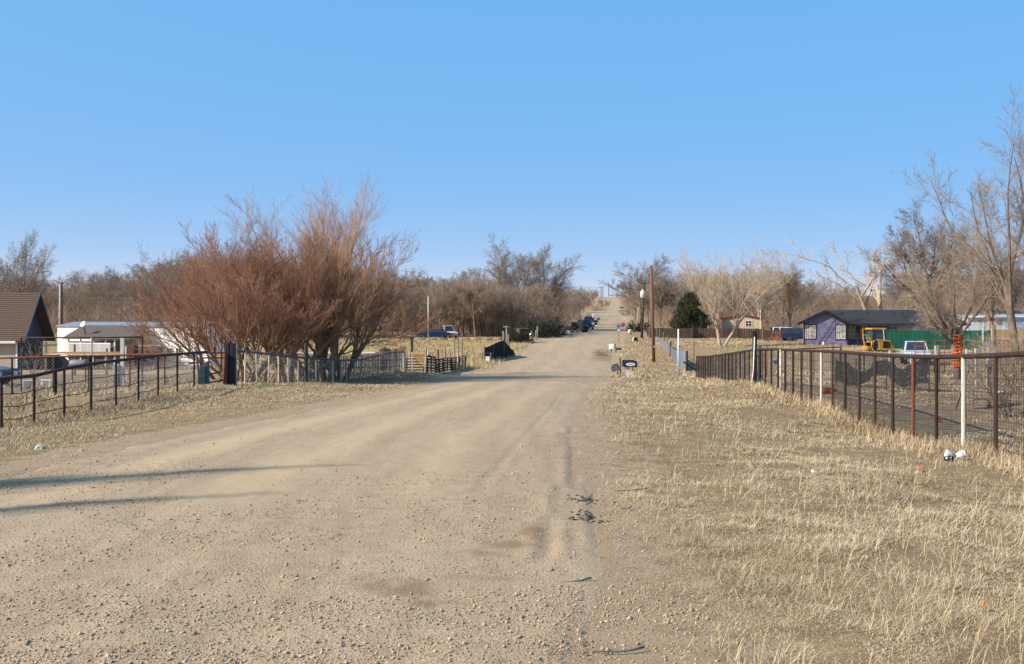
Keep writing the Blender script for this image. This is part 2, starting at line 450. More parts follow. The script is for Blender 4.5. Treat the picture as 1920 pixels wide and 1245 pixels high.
def make_ground():
    rows = np.concatenate([np.linspace(-30, 2.5, 26), np.geomspace(3, 1400, 380), np.geomspace(1600, 9000, 14)])
    s = np.sinh(np.linspace(-1, 1, 331) * 3.3); s = s / s[-1] * 2.6
    Yg, Sg = np.meshgrid(rows, s, indexing='ij')
    Xg = Sg * (np.abs(Yg) + 14) + .085 * np.maximum(Yg, 0)
    Z = h(Xg, Yg)
    ins = np.minimum(Xg - rl(Yg), rr(Yg) - Xg)
    Z = Z - .14 * sstep(.45, 1.3 + .004 * np.maximum(Yg, 0), ins) * (Yg < 715)
    V = np.stack([Xg, Yg, Z], -1).reshape(-1, 3)
    nr, nc = Yg.shape
    i = np.arange(nr - 1)[:, None] * nc + np.arange(nc - 1)[None, :]
    Q = np.stack([i, i + 1, i + nc + 1, i + nc], -1).reshape(-1, 4)
    me = fast_mesh('ground', V, [Q], ground_material(), True, {'soil': soil_mask(Xg, Yg).ravel(), 'yard': yard_mask(Xg, Yg).ravel(), 'gold': gold_mask(Xg, Yg).ravel()})
    o = link('ground', me)
    tag(o, 'dry straw-coloured verge and yard ground on both sides of the gravel road', 'ground', kind='structure')

RUTS = [[(0.42, 6.6), (.47, 7.4), (.52, 8.3), (.62, 9.6), (.78, 12), (1.0, 16)], [(.28, 6.5), (.36, 7.3), (.41, 8.2), (.5, 9.6)],
        [(.2, 6.4), (.27, 7.2), (.31, 8.0)], [(-6, 5.2), (-3.5, 5.9), (-1.2, 6.9), (.1, 9)], [(-6, 4.7), (-3, 5.3), (-.8, 6.2)], [(-.3, 9), (.2, 14), (.9, 22), (1.9, 36)]]
def rut_depth(X, Y):
    d = np.zeros_like(X)
    for k, r in enumerate(RUTS):
        r = np.array(r)
        if k < 3 or k == 5:
            xc = np.interp(Y, r[:, 1], r[:, 0]); dd = X - xc
            m = sstep(r[0, 1] - .3, r[0, 1] + .2, Y) * (1 - sstep(r[-1, 1] - .5, r[-1, 1], Y))
        else:
            yc = np.interp(X, r[:, 0], r[:, 1]); dd = Y - yc
            m = sstep(r[0, 0], r[0, 0] + .3, X) * (1 - sstep(r[-1, 0] - .5, r[-1, 0], X))
        w = .05 if k != 3 and k != 4 else .035
        a = .017 if k < 3 else (.010 if k < 5 else .006)
        d += m * (-a * np.exp(-(dd / w) ** 2) + a * .7 * (np.exp(-((dd - 2 * w) / w) ** 2) + np.exp(-((dd + 2 * w) / w) ** 2)))
    return d

def brown_patches(X, Y):
    b = np.zeros_like(X)
    for (cx, cy, sx, sy, a) in [(.18, 7.15, .16, .40, .95), (.02, 6.75, .24, .2, .9), (-.2, 6.45, .25, .14, .7), (-.62, 5.55, .30, .20, .95), (-.42, 5.3, .2, .12, .8), (-.85, 5.75, .3, .16, .6), (-.15, 5.85, .4, .10, .7), (-.9, 5.1, .4, .10, .4), (-.4, 7.4, .2, .3, .45), (-1.2, 6.0, .3, .1, .4)]:
        b = np.maximum(b, a * np.exp(-((X - cx) / sx) ** 2 - ((Y - cy) / sy) ** 2))
    b = np.maximum(b, .9 * np.exp(-((X - rr(Y) + .9) / 1.5) ** 2 - ((Y - 96) / 7) ** 2))
    return b

def road_z(X, Y):
    t = (X - rl(Y)) / (rr(Y) - rl(Y))
    crown = .06 * (1 - (2 * t - 1) ** 2) * (Y > 3)
    near = 1 - sstep(25, 45, Y)
    z = h(X, Y) + .012 + crown + near * (.018 * (fbm(X * 2.2, Y * 1.3, 21, 3) - .5) + .010 * (vnoise(X * 11, Y * 9, 31) - .5))
    z = z + rut_depth(X, Y) * near
    return z

def packed_mask(T, Y):
    w = .03 * (fbm(Y * .25, Y * 0 + 1, 13, 2) - .5)
    return np.maximum.reduce([np.exp(-((T - .22 - w) / .05) ** 2), np.exp(-((T - .47 - w) / .055) ** 2), .8 * np.exp(-((T - .72 + w) / .05) ** 2)]) * sstep(6.5, 10, Y) * (1 - .65 * sstep(25, 60, Y))

def make_road():
    rows = np.concatenate([np.linspace(-8, 3.2, 20), np.geomspace(3.3, 40, 420), np.geomspace(41, 715, 170)])
    t = np.concatenate([[-.004], np.linspace(0, 1, 131), [1.004]])
    Yg, T = np.meshgrid(rows, t, indexing='ij')
    jl = (fbm(Yg * .9, Yg * 0 + 3, 41, 4) - .25) * .5; jr = (fbm(Yg * .9, Yg * 0 + 7, 43, 4) - .75) * .5 + .3
    Xg = (rl(Yg) + jl) * (1 - T) + (rr(Yg) + jr) * T
    Z = road_z(Xg, Yg)
    ed = np.minimum(Xg - Xg[:, :1], Xg[:, -1:] - Xg)
    e = sstep(0, .45, ed)
    Z = (h(Xg, Yg) - .03) * (1 - e) + Z * e
    Z[:, 0] = h(Xg[:, 0], Yg[:, 0]) - .06; Z[:, -1] = h(Xg[:, -1], Yg[:, -1]) - .06
    V = np.stack([Xg, Yg, Z], -1).reshape(-1, 3)
    nr, nc = Yg.shape
    i = np.arange(nr - 1)[:, None] * nc + np.arange(nc - 1)[None, :]
    Q = np.stack([i, i + 1, i + nc + 1, i + nc], -1).reshape(-1, 4)
    packed = packed_mask(T, Yg)
    me = fast_mesh('road', V, [Q], road_material(), True, {'brown': brown_patches(Xg, Yg).ravel(), 'packed': packed.ravel()})
    o = link('road', me)
    tag(o, 'long straight tan gravel road climbing to the far hilltop', 'road', kind='structure')

make_ground()
make_road()
# ------------------------------------------------------------------ fences
_unit = {}
def ucyl(mat, n=8):
    k = (mat.name, n)
    if k not in _unit:
        _unit[k] = MB().tube([(0, 0, 0), (0, 0, 1)], 1, n).mesh('post', mat, False)
        for p in _unit[k].polygons: p.use_smooth = len(p.vertices) == 4
    return _unit[k]
def ubox(mat):
    k = (mat.name, 'box')
    if k not in _unit:
        _unit[k] = MB().bx(-.5, .5, -.5, .5, 0, 1).mesh('board', mat)
    return _unit[k]

def post(parent, p, z1, r, mat, name='post', lean=(0, 0), bury=.15):
    """p world ground point, z1 world top"""
    o = Vector(parent.location)
    z0 = p[2] - bury
    return link(name, ucyl(mat), parent, (p[0] - o.x, p[1] - o.y, z0 - o.z), (lean[0], lean[1], 0), (r, r, z1 - z0))

def bar(parent, pts, r, mat, name='rail', n=8):
    o = parent.location
    mb = MB().tube(pts, r, n)
    return mb.build(name, mat, parent, org=o, smooth=True)

def mesh_panel(parent, P, Zb, Zt, dv, dh, r, mat, name='wire_mesh', jit=.0, seed=1):
    """woven wire along polyline P (list of (x,y)), between functions of arclength Zb(s), Zt(s)"""
    P = np.array(P, float); seg = np.linalg.norm(np.diff(P, axis=0), axis=1); S = np.concatenate([[0], np.cumsum(seg)])
    def at(s): return np.stack([np.interp(s, S, P[:, 0]), np.interp(s, S, P[:, 1])], -1)
    rng = np.random.default_rng(seed)
    s = np.arange(0, S[-1], dv); s = s + rng.normal(0, jit, len(s))
    q = at(s); zb = Zb(s); zt = Zt(s)
    A = np.column_stack([q, zb]); B = np.column_stack([q, zt])
    n_h = int(round(float(np.mean(zt - zb)) / dh)); sh = np.arange(0, S[-1], max(dv * 4, .4)); sh = np.append(sh, S[-1])
    qa = at(sh); PA = [A]; PB = [B]
    for k in range(n_h + 1):
        z = Zb(sh) + (Zt(sh) - Zb(sh)) * k / n_h + rng.normal(0, jit * .6, len(sh))
        c = np.column_stack([qa, z]); PA.append(c[:-1]); PB.append(c[1:])
    PA = np.concatenate(PA); PB = np.concatenate(PB)
    V, Q = tubes(PA, PB, np.full(len(PA), r), np.full(len(PA), r), 3)
    V = V - np.array(parent.location)
    o = link(name, fast_mesh(name, V, [Q], mat), parent)
    o['kind'] = 'stuff'
    return o

# -- right pipe fence -------------------------------------------------
def fxr(Y): return 5.47 + .095 * Y
def rail_y(px): return float(np.interp(px, [1300, 1330, 1370, 1420, 1450, 1500, 1560, 1610, 1664, 1748, 1861, 1920, 2100], [668.5, 668, 662.5, 655, 654.5, 657, 659, 662.5, 666.7, 669.7, 667, 663, 655]))
def right_fence():
    base = Vector((fxr(13.4), 13.4, h(fxr(13.4), 13.4)))
    t = thing('pipe_fence', 'long rusty brown pipe fence with wire mesh along the dry verge', 'fence', base)
    Ys = list(np.arange(11.0, 57.2, 1.19))
    top = []
    for i, Y in enumerate(Ys):
        X = fxr(Y); px = CX + F * X / Y; z1 = Zp(rail_y(px), Y)
        g = h(X, Y)
        mt = rust; r = .030
        if abs(px - 1703) < 14: mt = rust_red
        elif abs(px - 1797) < 16: mt = wht_pipe; r = .036
        elif abs(px - 1535) < 9: mt = wht_pipe
        pp = post(t, (X, Y, g), z1, r, mt)
        if mt is rust_red: pp['label'] = 'bright rusty red fence post'
        if mt is wht_pipe: pp['label'] = 'white painted fence post'
        top.append((X, Y, z1))
    bar(t, top, .038, rust, 'top_rail', 8)
    near = [p for p in top if p[1] < 22.9]
    S = np.concatenate([[0], np.cumsum([math.dist(near[i][:2], near[i + 1][:2]) for i in range(len(near) - 1)])])
    gz = [h(p[0], p[1]) for p in near]
    off = [(p[0] + .045, p[1]) for p in near]
    mesh_panel(t, off, lambda s: np.interp(s, S, gz) + .02, lambda s: np.interp(s, S, [p[2] for p in near]) - .03, .052, .10, .0036, wire_dk, jit=.003)
    far = [p for p in top if p[1] > 21.8]
    S2 = np.concatenate([[0], np.cumsum([math.dist(far[i][:2], far[i + 1][:2]) for i in range(len(far) - 1)])])
    gz2 = [h(p[0], p[1]) for p in far]
    off2 = [(p[0] + .045, p[1]) for p in far]
    mesh_panel(t, off2, lambda s: np.interp(s, S2, gz2) + .02, lambda s: np.interp(s, S2, [p[2] for p in far]) - .03, .20, .2, .0055, wire_dk, jit=.006)
    # grey picket slats tied to the far end
    for Y in np.arange(36.5, 57, .42):
        X = fxr(Y) + .06; px = CX + F * X / Y
        g = h(X, Y); z1 = Zp(rail_y(px), Y) - .05
        link('slat', ubox(slat_m), t, (X - base.x, Y - base.y, g - base.z), (0, 0, math.radians(-5)), (.02, .10, z1 - g))
    return t
slat_m = M('grey weathered slats', (.105, .10, .098), (.07, .066, .063), 9, .8, .1, rnd=.25)
right_fence()

# double steel post and pale conduit by the right fence
p = G(1413, 34.4)
t = thing('gate_post', 'tall dark steel twin post with pale conduit rising above the pipe fence', 'post', p)
MB().bx(-.035, .035, -.04, .04, -.2, 1.95).build('post', M('dark steel', (.035, .034, .036), None, 9, .5, .5), t)
MB().bx(.075, .125, .03, .09, -.2, 1.98).build('post', rust, t)
MB().tube([(-.12, -.12, -.05), (-.07, -.1, .25), (-.03, -.07, .5), (.02, -.06, 1.75)], .018, 6).build('conduit', wht, t, smooth=True)
p = G(1425, 33.6)
t = thing('short_post', 'pale grey round post beside the dark twin steel post', 'post', G(1424, 36))
MB().tube([(0, 0, -.2), (0, 0, 1.45)], .075, 10).build('post', slat_m, t, smooth=True)
for px, Y, y0, y1, nm, lab in [(1369, 41, 661, 705, 'marker_pipe', 'white plastic pipe standing among the grey fence slats'), (1457, 29.5, 655, 735, 'marker_pipe', 'white pipe tied to the brown fence by the steel post')]:
    p = G(px, Y); t = thing(nm, lab, 'pipe', p)
    MB().tube([(0.1, 0, -.15), (.1, 0, Zp(y0, Y) - p.z)], .025, 8).build('pipe', wht_pipe, t, smooth=True)

# -- left pipe fence --------------------------------------------------
def fxl(Y): return -11.7 + .056 * (Y - 22)
LT = [(16, .20), (20, .24), (22, .256), (23.3, .24), (24.7, .34), (26.1, .40), (27.6, .43), (29.1, .45), (30.4, .47), (31.9, .46), (33.4, .46), (34.8, .45)]
t = thing('pipe_fence', 'dark brown pipe fence with three wire strands above left grass bank', 'fence', (fxl(22), 22, h(fxl(22), 22)))
def ltop(Y): return float(np.interp(Y, [a for a, _ in LT], [b for _, b in LT]))
Ys = [19.2, 20.6, 22, 23.35, 24.75, 26.15, 27.6, 29.05, 30.45, 31.95, 33.4]
for Y in Ys:
    post(t, (fxl(Y), Y, h(fxl(Y), Y)), ltop(Y), .034, rust)
bar(t, [(fxl(Y), Y, ltop(Y)) for Y in Ys + [34.6]], .045, rust, 'top_rail')
for k, fr in enumerate((.30, .55, .80)):
    pts = []
    for Y in Ys[:]:
        g = h(fxl(Y), Y); pts.append((fxl(Y) + .03, Y, ltop(Y) - (ltop(Y) - g) * fr)); 
        if Y < 33: pts.append((fxl(Y + .7) + .03, Y + .7, ltop(Y + .7) - (ltop(Y + .7) - h(fxl(Y + .7), Y + .7)) * fr - .03))
    bar(t, pts, .011, rust, 'strand', 5)
S = np.array(Ys) - Ys[0]
mesh_panel(t, [(fxl(Y) - .04, Y) for Y in Ys if Y > 26], lambda s: np.interp(s, np.array([y for y in Ys if y > 26]) - 26.15, [h(fxl(y), y) for y in Ys if y > 26]), lambda s: np.interp(s, np.array([y for y in Ys if y > 26]) - 26.15, [ltop(y) - .15 for y in Ys if y > 26]), .15, .1, .0055, wire_m, jit=.006)

# chain link fence behind it
cl = thing('chain_link_fence', 'chain link yard fence with reddish pipe rail and thick posts', 'fence', G(98, 36))
Y = 36.0
xs = [Xp(px, Y) for px in (-40, 20, 98, 162, 235, 300, 366)]
cpt = [(x, Y + .1 * i, Zp(671.5 - .022 * (CX + F * x / Y), Y)) for i, x in enumerate(xs)]
for i, (x, y, z) in enumerate(cpt):
    post(cl, (x, y, h(x, y)), z, .085 if i in (2, 3) else .035, rust)
bar(cl, cpt, .038, rust_red, 'top_rail')
def chain_mesh(parent, pts, r=.004, d=.13):
    A = []; B = []
    for i in range(len(pts) - 1):
        a, b = pts[i], pts[i + 1]
        L = math.dist(a[:2], b[:2]); za, zb = h(a[0], a[1]) + .02, h(b[0], b[1]) + .02
        H = min(a[2] - za, b[2] - zb) - .02
        for s0 in np.arange(-H, L, d):
            for sg in (1, -1):
                u0, u1 = s0, s0 + H
                w0, w1 = (0, H) if sg > 0 else (H, 0)
                lo = max(u0, 0); hi = min(u1, L)
                if hi <= lo: continue
                f0 = (lo - u0) / H; f1 = (hi - u0) / H
                def pt(u, f):
                    k = u / L; zz = za + (zb - za) * k
                    return (a[0] + (b[0] - a[0]) * k, a[1] + (b[1] - a[1]) * k + .05 * 0, zz + w0 + (w1 - w0) * f)
                A.append(pt(lo, f0)); B.append(pt(hi, f1))
    V, Q = tubes(A, B, np.full(len(A), r), np.full(len(A), r), 3)
    o = link('chain_link', fast_mesh('chain_link', V - np.array(parent.location), [Q], wire_m), parent); o['kind'] = 'stuff'
chain_mesh(cl, cpt)

# pipe frame with white upright
fr = thing('clothes_line', 'tall brown crossbar on white upright pole in the left yard', 'clothes line', G(172, 41))
Y = 41
bar(fr, [(Xp(38, Y), Y, Zp(633, Y)), (Xp(170, Y), Y, Zp(633, Y)), (Xp(268, Y), Y, Zp(632, Y))], .03, rust, 'crossbar')
post(fr, G(172, Y), Zp(633, Y), .045, wht_pipe, 'upright')
post(fr, G(40, Y), Zp(633, Y), .035, rust, 'upright'); post(fr, G(267, Y), Zp(632, Y), .035, rust, 'upright')

# gateway: gate, leaning stick, teal box, posts, bundled pillar
def lp(px, py, Y): return Vector((Xp(px, Y), Y, Zp(py, Y)))
g = thing('pipe_gate', 'rusty red pipe gate between brown post and dark timber pillar', 'gate', G(400, 36.5))
bar(g, [lp(377, 662, 35.6), lp(420, 661.5, 37)], .03, rust_red, 'gate_rail'); bar(g, [lp(377, 671, 35.6), lp(420, 671, 37)], .028, rust_red, 'gate_rail')
bar(g, [lp(377, 706, 35.6), lp(414, 697, 36.8)], .028, rust, 'gate_rail'); bar(g, [lp(377, 720, 35.6), lp(418, 713, 37)], .03, rust, 'gate_rail')
bar(g, [lp(378, 727, 35.6), lp(378, 660, 35.6)], .03, rust, 'gate_stile'); bar(g, [lp(411, 718, 36.8), lp(418, 704, 37)], .02, oldwood, 'brace')
w = thing('leaning_post', 'crooked leaning wooden post at the end of brown pipe fence', 'post', G(372, 34.9))
pp = w.location
MB().tube([(.02, 0, -.15), (.0, 0, .5), (-.06, .02, 1.0), (-.12, 0, 1.47)], .055, 8, r1=.035).build('post', oldwood, w, smooth=True)
MB().tube([(-.35, 0, .86), (.1, 0, .9)], .03, 6).build('bracket', rust, w)
b = thing('utility_box', 'teal blue utility box standing beside the gateway', 'box', G(383, 35.4), .15)
teal = M('teal paint', (.055, .10, .125), (.035, .06, .075), 5, .5)
MB().bx(-.16, .06, -.12, .12, -.05, .80).build('cabinet', teal, b, bevel=.012)
MB().bx(.07, .17, -.10, .10, -.05, .97).build('pedestal', teal, b, bevel=.012)
MB().bx(-.15, .05, -.128, -.122, .35, .36).build('seam', black_m, b)
p = G(421, 37.2); w = thing('gate_post', 'rusty red pipe gate post against the dark timber pillar', 'post', p)
MB().tube([(0, 0, -.2), (0, 0, Zp(661, 37.2) - p.z)], .065, 10).build('post', rust_red, w, smooth=True)
p = G(433, 37.4); w = thing('timber_pillar', 'dark pillar of bundled rough timbers at the gateway', 'pillar', p)
dk = M('dark old timber', (.05, .043, .043), (.022, .02, .022), 7, .95, 0, .6, 30, rnd=.3, stretch=(8, 8, .6))
rnd = random.Random(4)
for i in range(5):
    for j in range(2):
        x = -.15 + i * .075; H = Zp(644, 37.4) - p.z + rnd.uniform(-.1, .12)
        link('timber', ubox(dk), w, (x + rnd.uniform(-.01, .01), -.06 + j * .11, -.15), (rnd.uniform(-.01, .01), rnd.uniform(-.015, .015), rnd.uniform(-.1, .1)), (.07, .1, H + .15))
MB().tube([(.2, -.13, 1.05), (.3, -.1, 1.08), (.42, 0, .95)], .02, 6).build('hinge', black_m, w)

# -- white wire fence in front of the willows -------------------------
def fxw(Y): return -17.9 + .18 * Y
WT = [(446, 657.5), (459, 659), (503, 663.5), (541, 668), (567, 671), (600, 672.5), (640, 675.5), (672, 675), (700, 668.5), (716, 665), (737, 660.5), (760, 660)]
def wtop(Y): return Zp(float(np.interp(1284 - 32220 / Y, [a for a, _ in WT], [b for _, b in WT])), Y)
t = thing('white_fence', 'white pipe post fence with blue grey rail in front of red willows', 'fence', (fxw(38.4), 38.4, h(fxw(38.4), 38.4)))
Ys = [32220 / (1284 - px) for px in (459, 482, 503, 523, 541, 559, 577, 593, 606, 624, 639, 650, 665, 676, 687, 698, 708, 718, 728, 737, 745, 752)]
for i, Y in enumerate(Ys):
    post(t, (fxw(Y), Y, h(fxw(Y), Y)), wtop(Y) - .01, .036 if i not in (9, 13) else .045, wht_pipe if i % 9 != 8 else oldwood, lean=(0, random.Random(i).uniform(-.03, .03)))
Y = 38.2; post(t, (fxw(Y), Y, h(fxw(Y), Y)), wtop(38.4) + .02, .085, wht_pipe)
Y = 61.2; post(t, (fxw(Y), Y, h(fxw(Y), Y)), wtop(61) - .05, .10, wht_pipe)
Y = 32220 / (1284 - 570); pp = post(t, (fxw(Y) + .12, Y - .1, h(fxw(Y), Y)), Zp(645, Y), .095, green_post); pp['label'] = 'thick dark green timber post'
bar(t, [(fxw(Y), Y, wtop(Y)) for Y in [38.2] + Ys + [61.2]], .05, blue_pipe, 'top_rail')
for fr_, nm in ((.33, 'strand'), (.60, 'strand'), (.86, 'strand')):
    pts = []
    for Y in Ys:
        gz = h(fxw(Y), Y); pts.append((fxw(Y), Y, wtop(Y) - (wtop(Y) - gz) * fr_)); Yn = Y + .5
        if Yn < 61: pts.append((fxw(Yn), Yn, wtop(Yn) - (wtop(Yn) - h(fxw(Yn), Yn)) * fr_ - .07))
    bar(t, pts, .012, wire_dk, nm, 5)
SY = np.array(Ys)
mesh_panel(t, [(fxw(Y) + .05, Y) for Y in Ys], lambda s: np.interp(s / math.hypot(1, .18) + SY[0], SY, [h(fxw(y), y) for y in Ys]), lambda s: np.interp(s / math.hypot(1, .18) + SY[0], SY, [wtop(y) - .05 for y in Ys]), .16, .13, .005, wire_m, jit=.008)

# weathered picket fence behind it, ending at the side street
t = thing('picket_fence', 'grey weathered picket fence ending at the side street gate', 'fence', G(700, 66))
rnd = random.Random(8)
A = Vector((Xp(628, 60), 60, 0)); B = Vector((Xp(760, 65), 65, 0))
n = 46
for i in range(n):
    k = i / (n - 1); q = A.lerp(B, k); px = CX + F * q.x / q.y
    z1 = Zp(float(np.interp(px, [628, 660, 700, 735, 760], [667, 668, 662, 655, 650])), q.y) + rnd.uniform(-.03, .03)
    gz = h(q.x, q.y)
    link('picket', ubox(oldwood), t, (q.x - t.location.x, q.y - t.location.y, gz - t.location.z), (0, rnd.uniform(-.02, .02), math.atan2(B.y - A.y, B.x - A.x)), (.09, .02, z1 - gz))
for f in (.35, .8):
    bar(t, [(A.x, A.y + .03, h(A.x, A.y) + f), (B.x, B.y + .03, h(B.x, B.y) + f)], .03, oldwood, 'back_rail', 4)

# white rail and board fence deep in the left yard
t = thing('rail_fence', 'low white topped rail fence with orange boards behind the willows', 'fence', G(600, 78))
orange_b = M('orange pine boards', (.44, .24, .085), (.33, .17, .06), 4, .9, 0, .2, 20, rnd=.2)
Y = 78
xs = np.arange(395, 800, 31)
for i, px in enumerate(xs):
    q = G(px, Y); link('post', ubox(wht_pipe), t, (q.x - t.location.x, 0, q.z - t.location.z - .1), (0, 0, 0), (.1, .1, Zp(659.5, Y) - q.z + .1))
    if i < len(xs) - 1:
        x0, x1 = Xp(px, Y), Xp(xs[i + 1], Y)
        if px < 700: MB().bx(x0 + .06, x1 - .06, Y - .03, Y + .03, Zp(662, Y), Zp(659.8, Y)).build('rail', wht, t, org=t.location)
        MB().bx(x0 + .06, x1 - .06, Y - .02, Y + .02, Zp(669.5, Y), Zp(664, Y)).build('board', orange_b, t, org=t.location)

# panel gate of the side street
t = thing('board_gate', 'tan board farm gate beside the street name sign', 'gate', G(781, 65))
Y = 65.0
for k in range(6):
    z = Zp(673 + k * 5.2, Y)
    MB().bx(Xp(761, Y), Xp(795, Y), Y - .02, Y + .02, z - .045, z + .045).build('board', tanwood, t, org=t.location)
for px in (763, 794): MB().bx(Xp(px, Y) - .04, Xp(px, Y) + .04, Y - .05, Y - .025, Zp(702, Y), Zp(670, Y)).build('stile', tanwood, t, org=t.location)
t = thing('wooden_post', 'tan wooden post at the black pallet fence corner', 'post', G(799, 64)); MB().tube([(0, 0, -.2), (0, 0, Zp(651, 64) - t.location.z)], .07, 8).build('post', tanwood, t, smooth=True)

# thin stakes behind the pallets
rnd = random.Random(3)
for i, (px, y0, mt) in enumerate([(803, 654, wht_pipe), (807, 661, oldwood), (812, 660, oldwood), (821, 655, polewood), (829, 655, oldwood), (831, 657, wht_pipe), (836, 650, oldwood), (844, 654, oldwood), (853, 638, oldwood), (859, 655, wht_pipe), (866, 624, oldwood), (859.5, 640, oldwood)]):
    q = G(px, 70); 
    names = ['thin white stake nearest the pallet fence corner', 'short grey stake, first right of white stake', 'short grey stake, second right of white stake', 'thick reddish brown stake behind the pallets', 'grey stake beside a slim white one behind pallets', 'slim white stake behind the middle pallets', 'bent grey stake behind the middle pallets', 'short grey stake right of the bent stake', 'tall grey stake behind the far pallets', 'short white stake at the far pallets', 'tallest grey pole behind the far pallet', 'tall grey stake touching the short white stake']
    t = thing('stake', names[i], 'stake', q, 0, 'stakes behind the pallets')
    MB().tube([(0, 0, -.1), (rnd.uniform(-.05, .05), 0, Zp(y0, 70) - q.z)], .045 if i != 3 else .075, 6).build('post', mt, t)

# black pallets standing on edge
pal_m = M('black stained wood', (.03, .029, .029), (.014, .014, .014), 6, .9, 0, .3)
pal_l = M('sun bleached slat', (.30, .28, .26), (.04, .04, .04), 9, .9, lo=.45, hi=.5)
def pallet(label, A, B, H, k):
    L = (B - A).to_2d().length
    t = thing('pallet', label, 'pallet', A, math.atan2(B.y - A.y, B.x - A.x), 'black pallets set on edge')
    sl = math.atan2(B.z - A.z, L)
    r = random.Random(k)
    for i in range(6):
        z = .06 + i * (H - .1) / 5
        link('slat', ubox(pal_m if r.random() < .75 else pal_l), t, (L / 2, -.05, z), (r.uniform(-.05, .05), -sl + r.uniform(-.03, .03), 0), (L, .02, .085))
        link('slat', ubox(pal_m), t, (L / 2, .05, z), (0, -sl, 0), (L, .02, .085))
    for i in range(3):
        link('stringer', ubox(pal_m), t, (.05 + i * (L - .1) / 2, 0, 0), (0, 0, 0), (.09, .078, H))
pts = [(801, 701, 61), (817, 695.5, 64), (832, 691, 67), (847, 687, 70.5), (861, 684.5, 74), (874, 682, 77)]
labs = ['black pallet on edge nearest the tan corner post', 'black pallet on edge, second along the road', 'black pallet on edge, third along the road', 'black pallet on edge, fourth along the road', 'black pallet on edge, farthest from the corner post']
for i in range(5):
    a = G(pts[i][0], pts[i][2], -.02); b_ = G(pts[i + 1][0] - 1, pts[i + 1][2], -.02)
    pallet(labs[i], a, b_, .92 if i else 1.0, i)
# farm post-and-wire fence beyond pallets
t = thing('wire_fence', 'thin post and wire fence across the golden field', 'fence', G(880, 84))
for px in (874, 889, 905, 920): q = G(px, 84); link('post', ubox(oldwood), t, (q.x - t.location.x, 0, q.z - t.location.z - .1), (0, 0, 0), (.08, .08, 1.1))
for z in (.55, .95): bar(t, [tuple(G(870, 84, z)), tuple(G(925, 84, z))], .02, wire_m, 'strand', 4)

# split rail fence far left
t = thing('split_rail_fence', 'two rail weathered split rail fence before the parked trucks', 'fence', G(850, 128))
Y = 128
px_ = list(range(776, 950, 21))
for i, px in enumerate(px_):
    q = G(px, Y); link('post', ubox(oldwood), t, (q.x - t.location.x, 0, q.z - t.location.z - .1), (0, 0, 0), (.14, .14, Zp(633.5, Y) - q.z + .1))
    if i < len(px_) - 1:
        for yy in (635.5, 640.5):
            a = lp(px, yy + (i % 2) * .5, Y); b_ = lp(px + 21, yy + ((i + 1) % 2) * .5, Y)
            bar(t, [a + Vector((.08, 0, 0)), b_ - Vector((.08, 0, 0))], .10, tanwood, 'rail', 6)
t = thing('plank_fence', 'dull brown plank fence in shade left of the street sign', 'fence', G(700, 124))
rnd = random.Random(12)
for i in range(70):
    px = 620 + i * 2.25; q = G(px, 124)
    link('plank', ubox(brnwood), t, (q.x - t.location.x, rnd.uniform(-.01, .01), q.z - t.location.z - .05), (0, 0, 0), (.145, .025, Zp(627, 124) - q.z + rnd.uniform(-.03, .05)))
for f in (.4, 1.4): bar(t, [tuple(G(620, 124.05, f)), tuple(G(777, 124.05, f))], .04, brnwood, 'back_rail', 4)

# -- dark board fence on the right, far -------------------------------
t = thing('board_fence', 'long dark brown board fence in front of the tan red-roofed house', 'fence', G(1350, 145))
rnd = random.Random(2); Y = 145
n = 150
for i in range(n):
    px = 1214 + i * (1497 - 1214) / n; q = G(px, Y)
    y0 = float(np.interp(px, [1214, 1420, 1440, 1497], [614.5, 615.5, 618, 618]))
    H = Zp(y0, Y) - q.z + rnd.uniform(-.04, .05)
    pale = rnd.random() < .035 and px > 1380
    link('board', ubox(tanwood if pale else brnwood), t, (q.x - t.location.x, rnd.uniform(-.012, .012), q.z - t.location.z - .05), (0, rnd.uniform(-.01, .01), 0), (.148, .022, H))
for f in (.5, 1.3): bar(t, [tuple(G(1214, Y + .05, f)), tuple(G(1497, Y + .05, f))], .04, brnwood, 'back_rail', 4)

